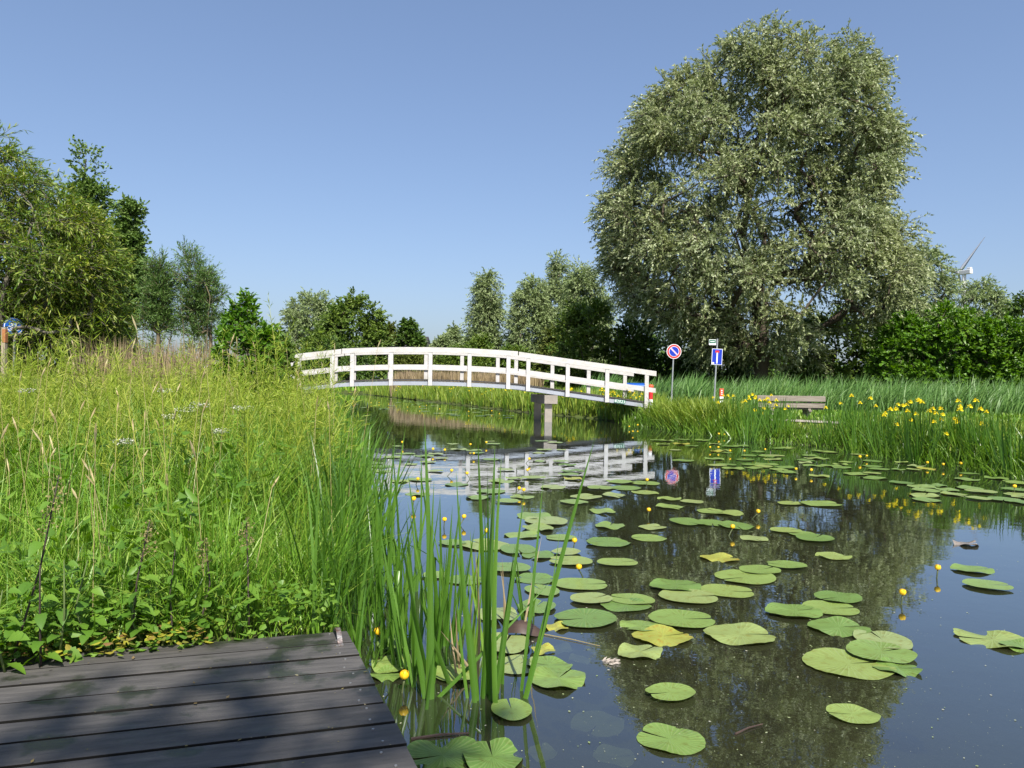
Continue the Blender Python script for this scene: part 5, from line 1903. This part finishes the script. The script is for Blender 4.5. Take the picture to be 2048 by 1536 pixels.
def pond_flower(seed, lean):
    r = thing('pond_lily_flower', 'x', 'flower', (0, 0, 0))
    h = .062
    top = Vector((lean * .06, 0, h))
    mb = MB()
    mb.tube([(-lean * .02, 0, -.15), (0, 0, 0), (lean * .03, 0, h * .55), (top.x, 0, h)], [.0055, .0055, .005, .006], 7)
    mb.build('stalk', FLS, r, smooth=True)
    rg = np.random.default_rng(seed)
    V, Q = [], []
    R = .0235
    for k in range(5):
        a0 = k * 2 * PI / 5
        b = len(V)
        for i in range(6):
            t = i / 5
            el = -1.2 + 2.15 * t
            wd = .78 * math.sin(PI * min(1, .15 + .75 * t)) + .1
            for s in (-1, 0, 1):
                a = a0 + s * wd * .85
                rr = R * math.cos(el) ** .8 * (1.02 if s == 0 else .97)
                V.append((top.x + rr * math.cos(a), rr * math.sin(a), h + .024 + R * .95 * math.sin(el)))
        for i in range(5):
            for s in range(2):
                o = b + 3 * i + s
                Q.append((o, o + 1, o + 4, o + 3))
    link('petals', mesh_np('petals', np.array(V), np.array(Q), FLY, True), r)
    mb = MB()
    mb.tube([(top.x, 0, h + .005), (top.x, 0, h + .034), (top.x, 0, h + .042)], [.009, .013, .011], 10)
    mb.build('stigma', NSTY, r)
    return r


PF = [pond_flower(1, .15), pond_flower(2, 1.0), pond_flower(3, -.7)]
fused = [False] * 3
fl_near = [(1166, 1129, 2, 'yellow pond lily bud on a bent stalk above the broad pad'), (1803, 1181, 0, 'yellow pond lily flower upright at the edge of the tree reflection'), (1874, 1132, 0, 'yellow pond lily flower on a dark stalk in the blue water on the right'),
           (805, 1345, 0, 'yellow pond lily flower beside the dock corner'), (772, 1258, 2, 'yellow pond lily flower between flag plants above the dock corner'), (1458, 1052, 1, 'yellow pond lily flower on a pad in the middle of the tree reflection'),
           (1296, 1017, 0, 'yellow pond lily flower just below the mirrored round sign'), (1505, 1020, 1, 'yellow pond lily flower right of the mirrored blue sign'), (920, 1032, 1, 'bent yellow pond lily flower left of the tall upright flag'),
           (888, 1036, 0, 'smaller yellow pond lily flower left of the bent one'), (960, 1058, 1, 'yellow pond lily flower behind the tall upright flag'), (1147, 1078, 0, 'brownish pond lily bud above the bent one'),
           (1030, 975, 1, 'open yellow pond lily flower in front of the mirrored handrail'), (755, 1112, 0, 'yellow pond lily flower hidden in the fringe of flags')]
lab_fr = 'small yellow pond lily flower among the pads where the bridge is mirrored'
lab_rb = 'small yellow pond lily flower in the raft along the right bank'
fl_far = [(1046, 978, lab_fr), (826, 998, lab_fr), (832, 955, lab_fr), (1052, 916, lab_fr), (935, 888, lab_fr), (893, 900, lab_fr), (865, 898, lab_fr), (972, 884, lab_fr), (942, 905, lab_fr), (1060, 938, lab_fr), (808, 885, lab_fr), (700, 870, lab_fr), (895, 940, lab_fr), (940, 945, lab_fr),
          (1294, 958, lab_rb), (1597, 936, lab_rb), (1622, 939, lab_rb), (1432, 868, lab_rb), (1436, 893, lab_rb), (1424, 893, lab_rb), (1448, 868, lab_rb), (1455, 900, lab_rb), (1488, 900, lab_rb), (1534, 897, lab_rb), (1725, 914, lab_rb), (1733, 910, lab_rb),
          (1848, 924, lab_rb), (1888, 927, lab_rb), (1912, 927, lab_rb), (2028, 973, lab_rb), (1258, 852, lab_rb), (1268, 862, lab_rb), (1275, 850, lab_rb)]
lab_ub = 'tiny yellow pond lily flower on the distant water under the bridge'
for k in range(12):
    fl_far.append((rng.uniform(700, 1050), 0, lab_ub))
for i, item in enumerate(fl_near + fl_far):
    if len(item) == 4:
        x, y, k, lab = item
        grp = 'yellow pond lilies'
    else:
        x, y, lab = item
        k = int(rng.integers(3))
        grp = lab.replace('small ', '').replace('tiny ', '')
        if y == 0:
            y = 797 + (x - 690) * .075 + rng.uniform(0, 8)
    h_ = .062 + .022
    p = G(x, y, h_)
    p.z = 0
    sc = rng.uniform(.8, 1.1) if len(item) == 3 else .88
    rz = rng.normal(0, .5)
    if not fused[k]:
        fused[k] = True
        o = PF[k]
        o.location = p
        o.rotation_euler = (0, 0, rz)
        o.scale = (sc,) * 3
        o['label'] = lab
        o['group'] = grp
    else:
        copy_tree(PF[k], p, rz, sc, lab, grp)

# ------------------------------------------------------------------ floating bits
BRN = solid('dead_leaf', (.06, .038, .028), .5, .4, var=.2, scale=14)
p = G(1048, 1268, .0)
rg = np.random.default_rng(9)
V, Q = [], []
for i in range(9):
    for j in range(5):
        t, s = i / 8, j / 4 - .5
        w = math.sin(PI * min(1, .08 + t * .92)) ** .7
        V.append((p.x + (t - .45) * .20, p.y + s * .13 * w, .012 + .05 * (1 - (2 * s) ** 2) * w + .012 * math.sin(5 * t)))
for i in range(8):
    for j in range(4):
        Q.append((i * 5 + j, i * 5 + j + 1, i * 5 + 6 + j, i * 5 + 5 + j))
o = link('curled_leaf', mesh_np('curled_leaf', np.array(V), np.array(Q), BRN, True))
tag(o, 'dark brown curled dead leaf floating among the flag shoots', 'leaf')
for (a, b_, rr, lab) in (((822, 1478), (938, 1466), .006, 'thin brown stick floating at the dock side'), ((1470, 1468), (1525, 1448), .004, 'short straw stick floating in the lower tree reflection'), ((1085, 1268), (1200, 1292), .003, 'thin reddish stalk floating right of the curled leaf')):
    A, B = G(*a, .004), G(*b_, .004)
    mb = MB()
    mb.tube([A, A.lerp(B, .5) + Vector((0, .006, .002)), B], [rr, rr * .9, rr * .6], 6)
    tag(mb.build('floating_stick', BRN if rr > .0035 else NFL), lab, 'stick')
FEA = solid('feather_white', (.42, .37, .32), .8, .1)
p = G(1221, 1323, .006)
dd = nrm(np.column_stack([rg.normal(1, .4, 60), rg.normal(0, .25, 60), rg.uniform(.0, .5, 60)]))
pos = np.column_stack([p.x + rg.uniform(-.045, .02, 60), p.y + rg.normal(0, .012, 60), np.full(60, .005)])
v, q = rhombs(pos, dd, nrm(np.cross(dd, rg.normal(0, 1, (60, 3)))), .03, .008)
tag(link('floating_feather', mesh_np('floating_feather', v, q, FEA)), 'small pale feather floating in front of the half sunken pad', 'feather')
# specks of pollen and duckweed on the water
n = 1000
sx_, sy_ = rng.uniform(740, 2048, n), rng.uniform(1000, 1536, n)
pos = np.array([G(x, y, .003) for x, y in zip(sx_, sy_)])
keep = inside(CANAL, pos[:, :2])
pos = pos[keep]
a = rng.uniform(0, 2 * PI, len(pos))
dd = np.column_stack([np.cos(a), np.sin(a), np.zeros(len(pos))])
sd = np.column_stack([-np.sin(a), np.cos(a), np.zeros(len(pos))])
sz = .003 + .012 * rng.random(len(pos)) ** 5
v, q = rhombs(pos, dd, sd, sz, sz * .7)
SPK = leaf_mat('water_specks', [(.35, .36, .25), (.20, .26, .10), (.45, .42, .36)], .1, .7, .1)
tag(link('water_specks', mesh_np('water_specks', v, q, SPK)), 'tiny pale specks of debris drifting on the water', 'debris', kind='stuff')

# ------------------------------------------------------------------ light
SUN_EL, SUN_AZ = math.radians(50), Vector((.26, -.966))
sd_ = Vector((SUN_AZ.x * math.cos(SUN_EL), SUN_AZ.y * math.cos(SUN_EL), math.sin(SUN_EL)))
sl_ = bpy.data.lights.new('sun', 'SUN')
sl_.energy = 4.6
sl_.angle = math.radians(.53)
sl_.color = (1.0, .95, .86)
so = bpy.data.objects.new('sun', sl_)
COL.objects.link(so)
so.rotation_euler = sd_.to_track_quat('Z', 'Y').to_euler()
w = bpy.data.worlds.new('World')
S.world = w
w.use_nodes = True
nt = w.node_tree
nt.nodes.clear()
sky = nt.nodes.new('ShaderNodeTexSky')
sky.sky_type = 'NISHITA'
sky.sun_disc = False
sky.sun_elevation = SUN_EL
sky.sun_rotation = math.atan2(SUN_AZ.x, SUN_AZ.y)
sky.altitude = 0
sky.air_density = 1.0
sky.dust_density = 2.0
sky.ozone_density = 3.0
bg = nt.nodes.new('ShaderNodeBackground')
bg.inputs['Strength'].default_value = .11
ow = nt.nodes.new('ShaderNodeOutputWorld')
tn = nt.nodes.new('ShaderNodeMix')
tn.data_type = 'RGBA'
tn.blend_type = 'MULTIPLY'
tn.inputs[0].default_value = 1.0
tn.inputs[7].default_value = (.98, 1.055, 1.22, 1)
gm = nt.nodes.new('ShaderNodeGamma')
gm.inputs[1].default_value = .75
nt.links.new(sky.outputs[0], gm.inputs[0])
nt.links.new(gm.outputs[0], tn.inputs[6])
nt.links.new(tn.outputs[2], bg.inputs[0])
nt.links.new(bg.outputs[0], ow.inputs[0])

S.view_settings.view_transform = 'Standard'
S.view_settings.look = 'None'
S.view_settings.exposure = 0.85
S.view_settings.gamma = 1.0
S.render.engine = 'CYCLES'
S.cycles.max_bounces = 6
S.cycles.diffuse_bounces = 4
S.cycles.glossy_bounces = 3
S.cycles.transparent_max_bounces = 6
S.cycles.use_denoising = True
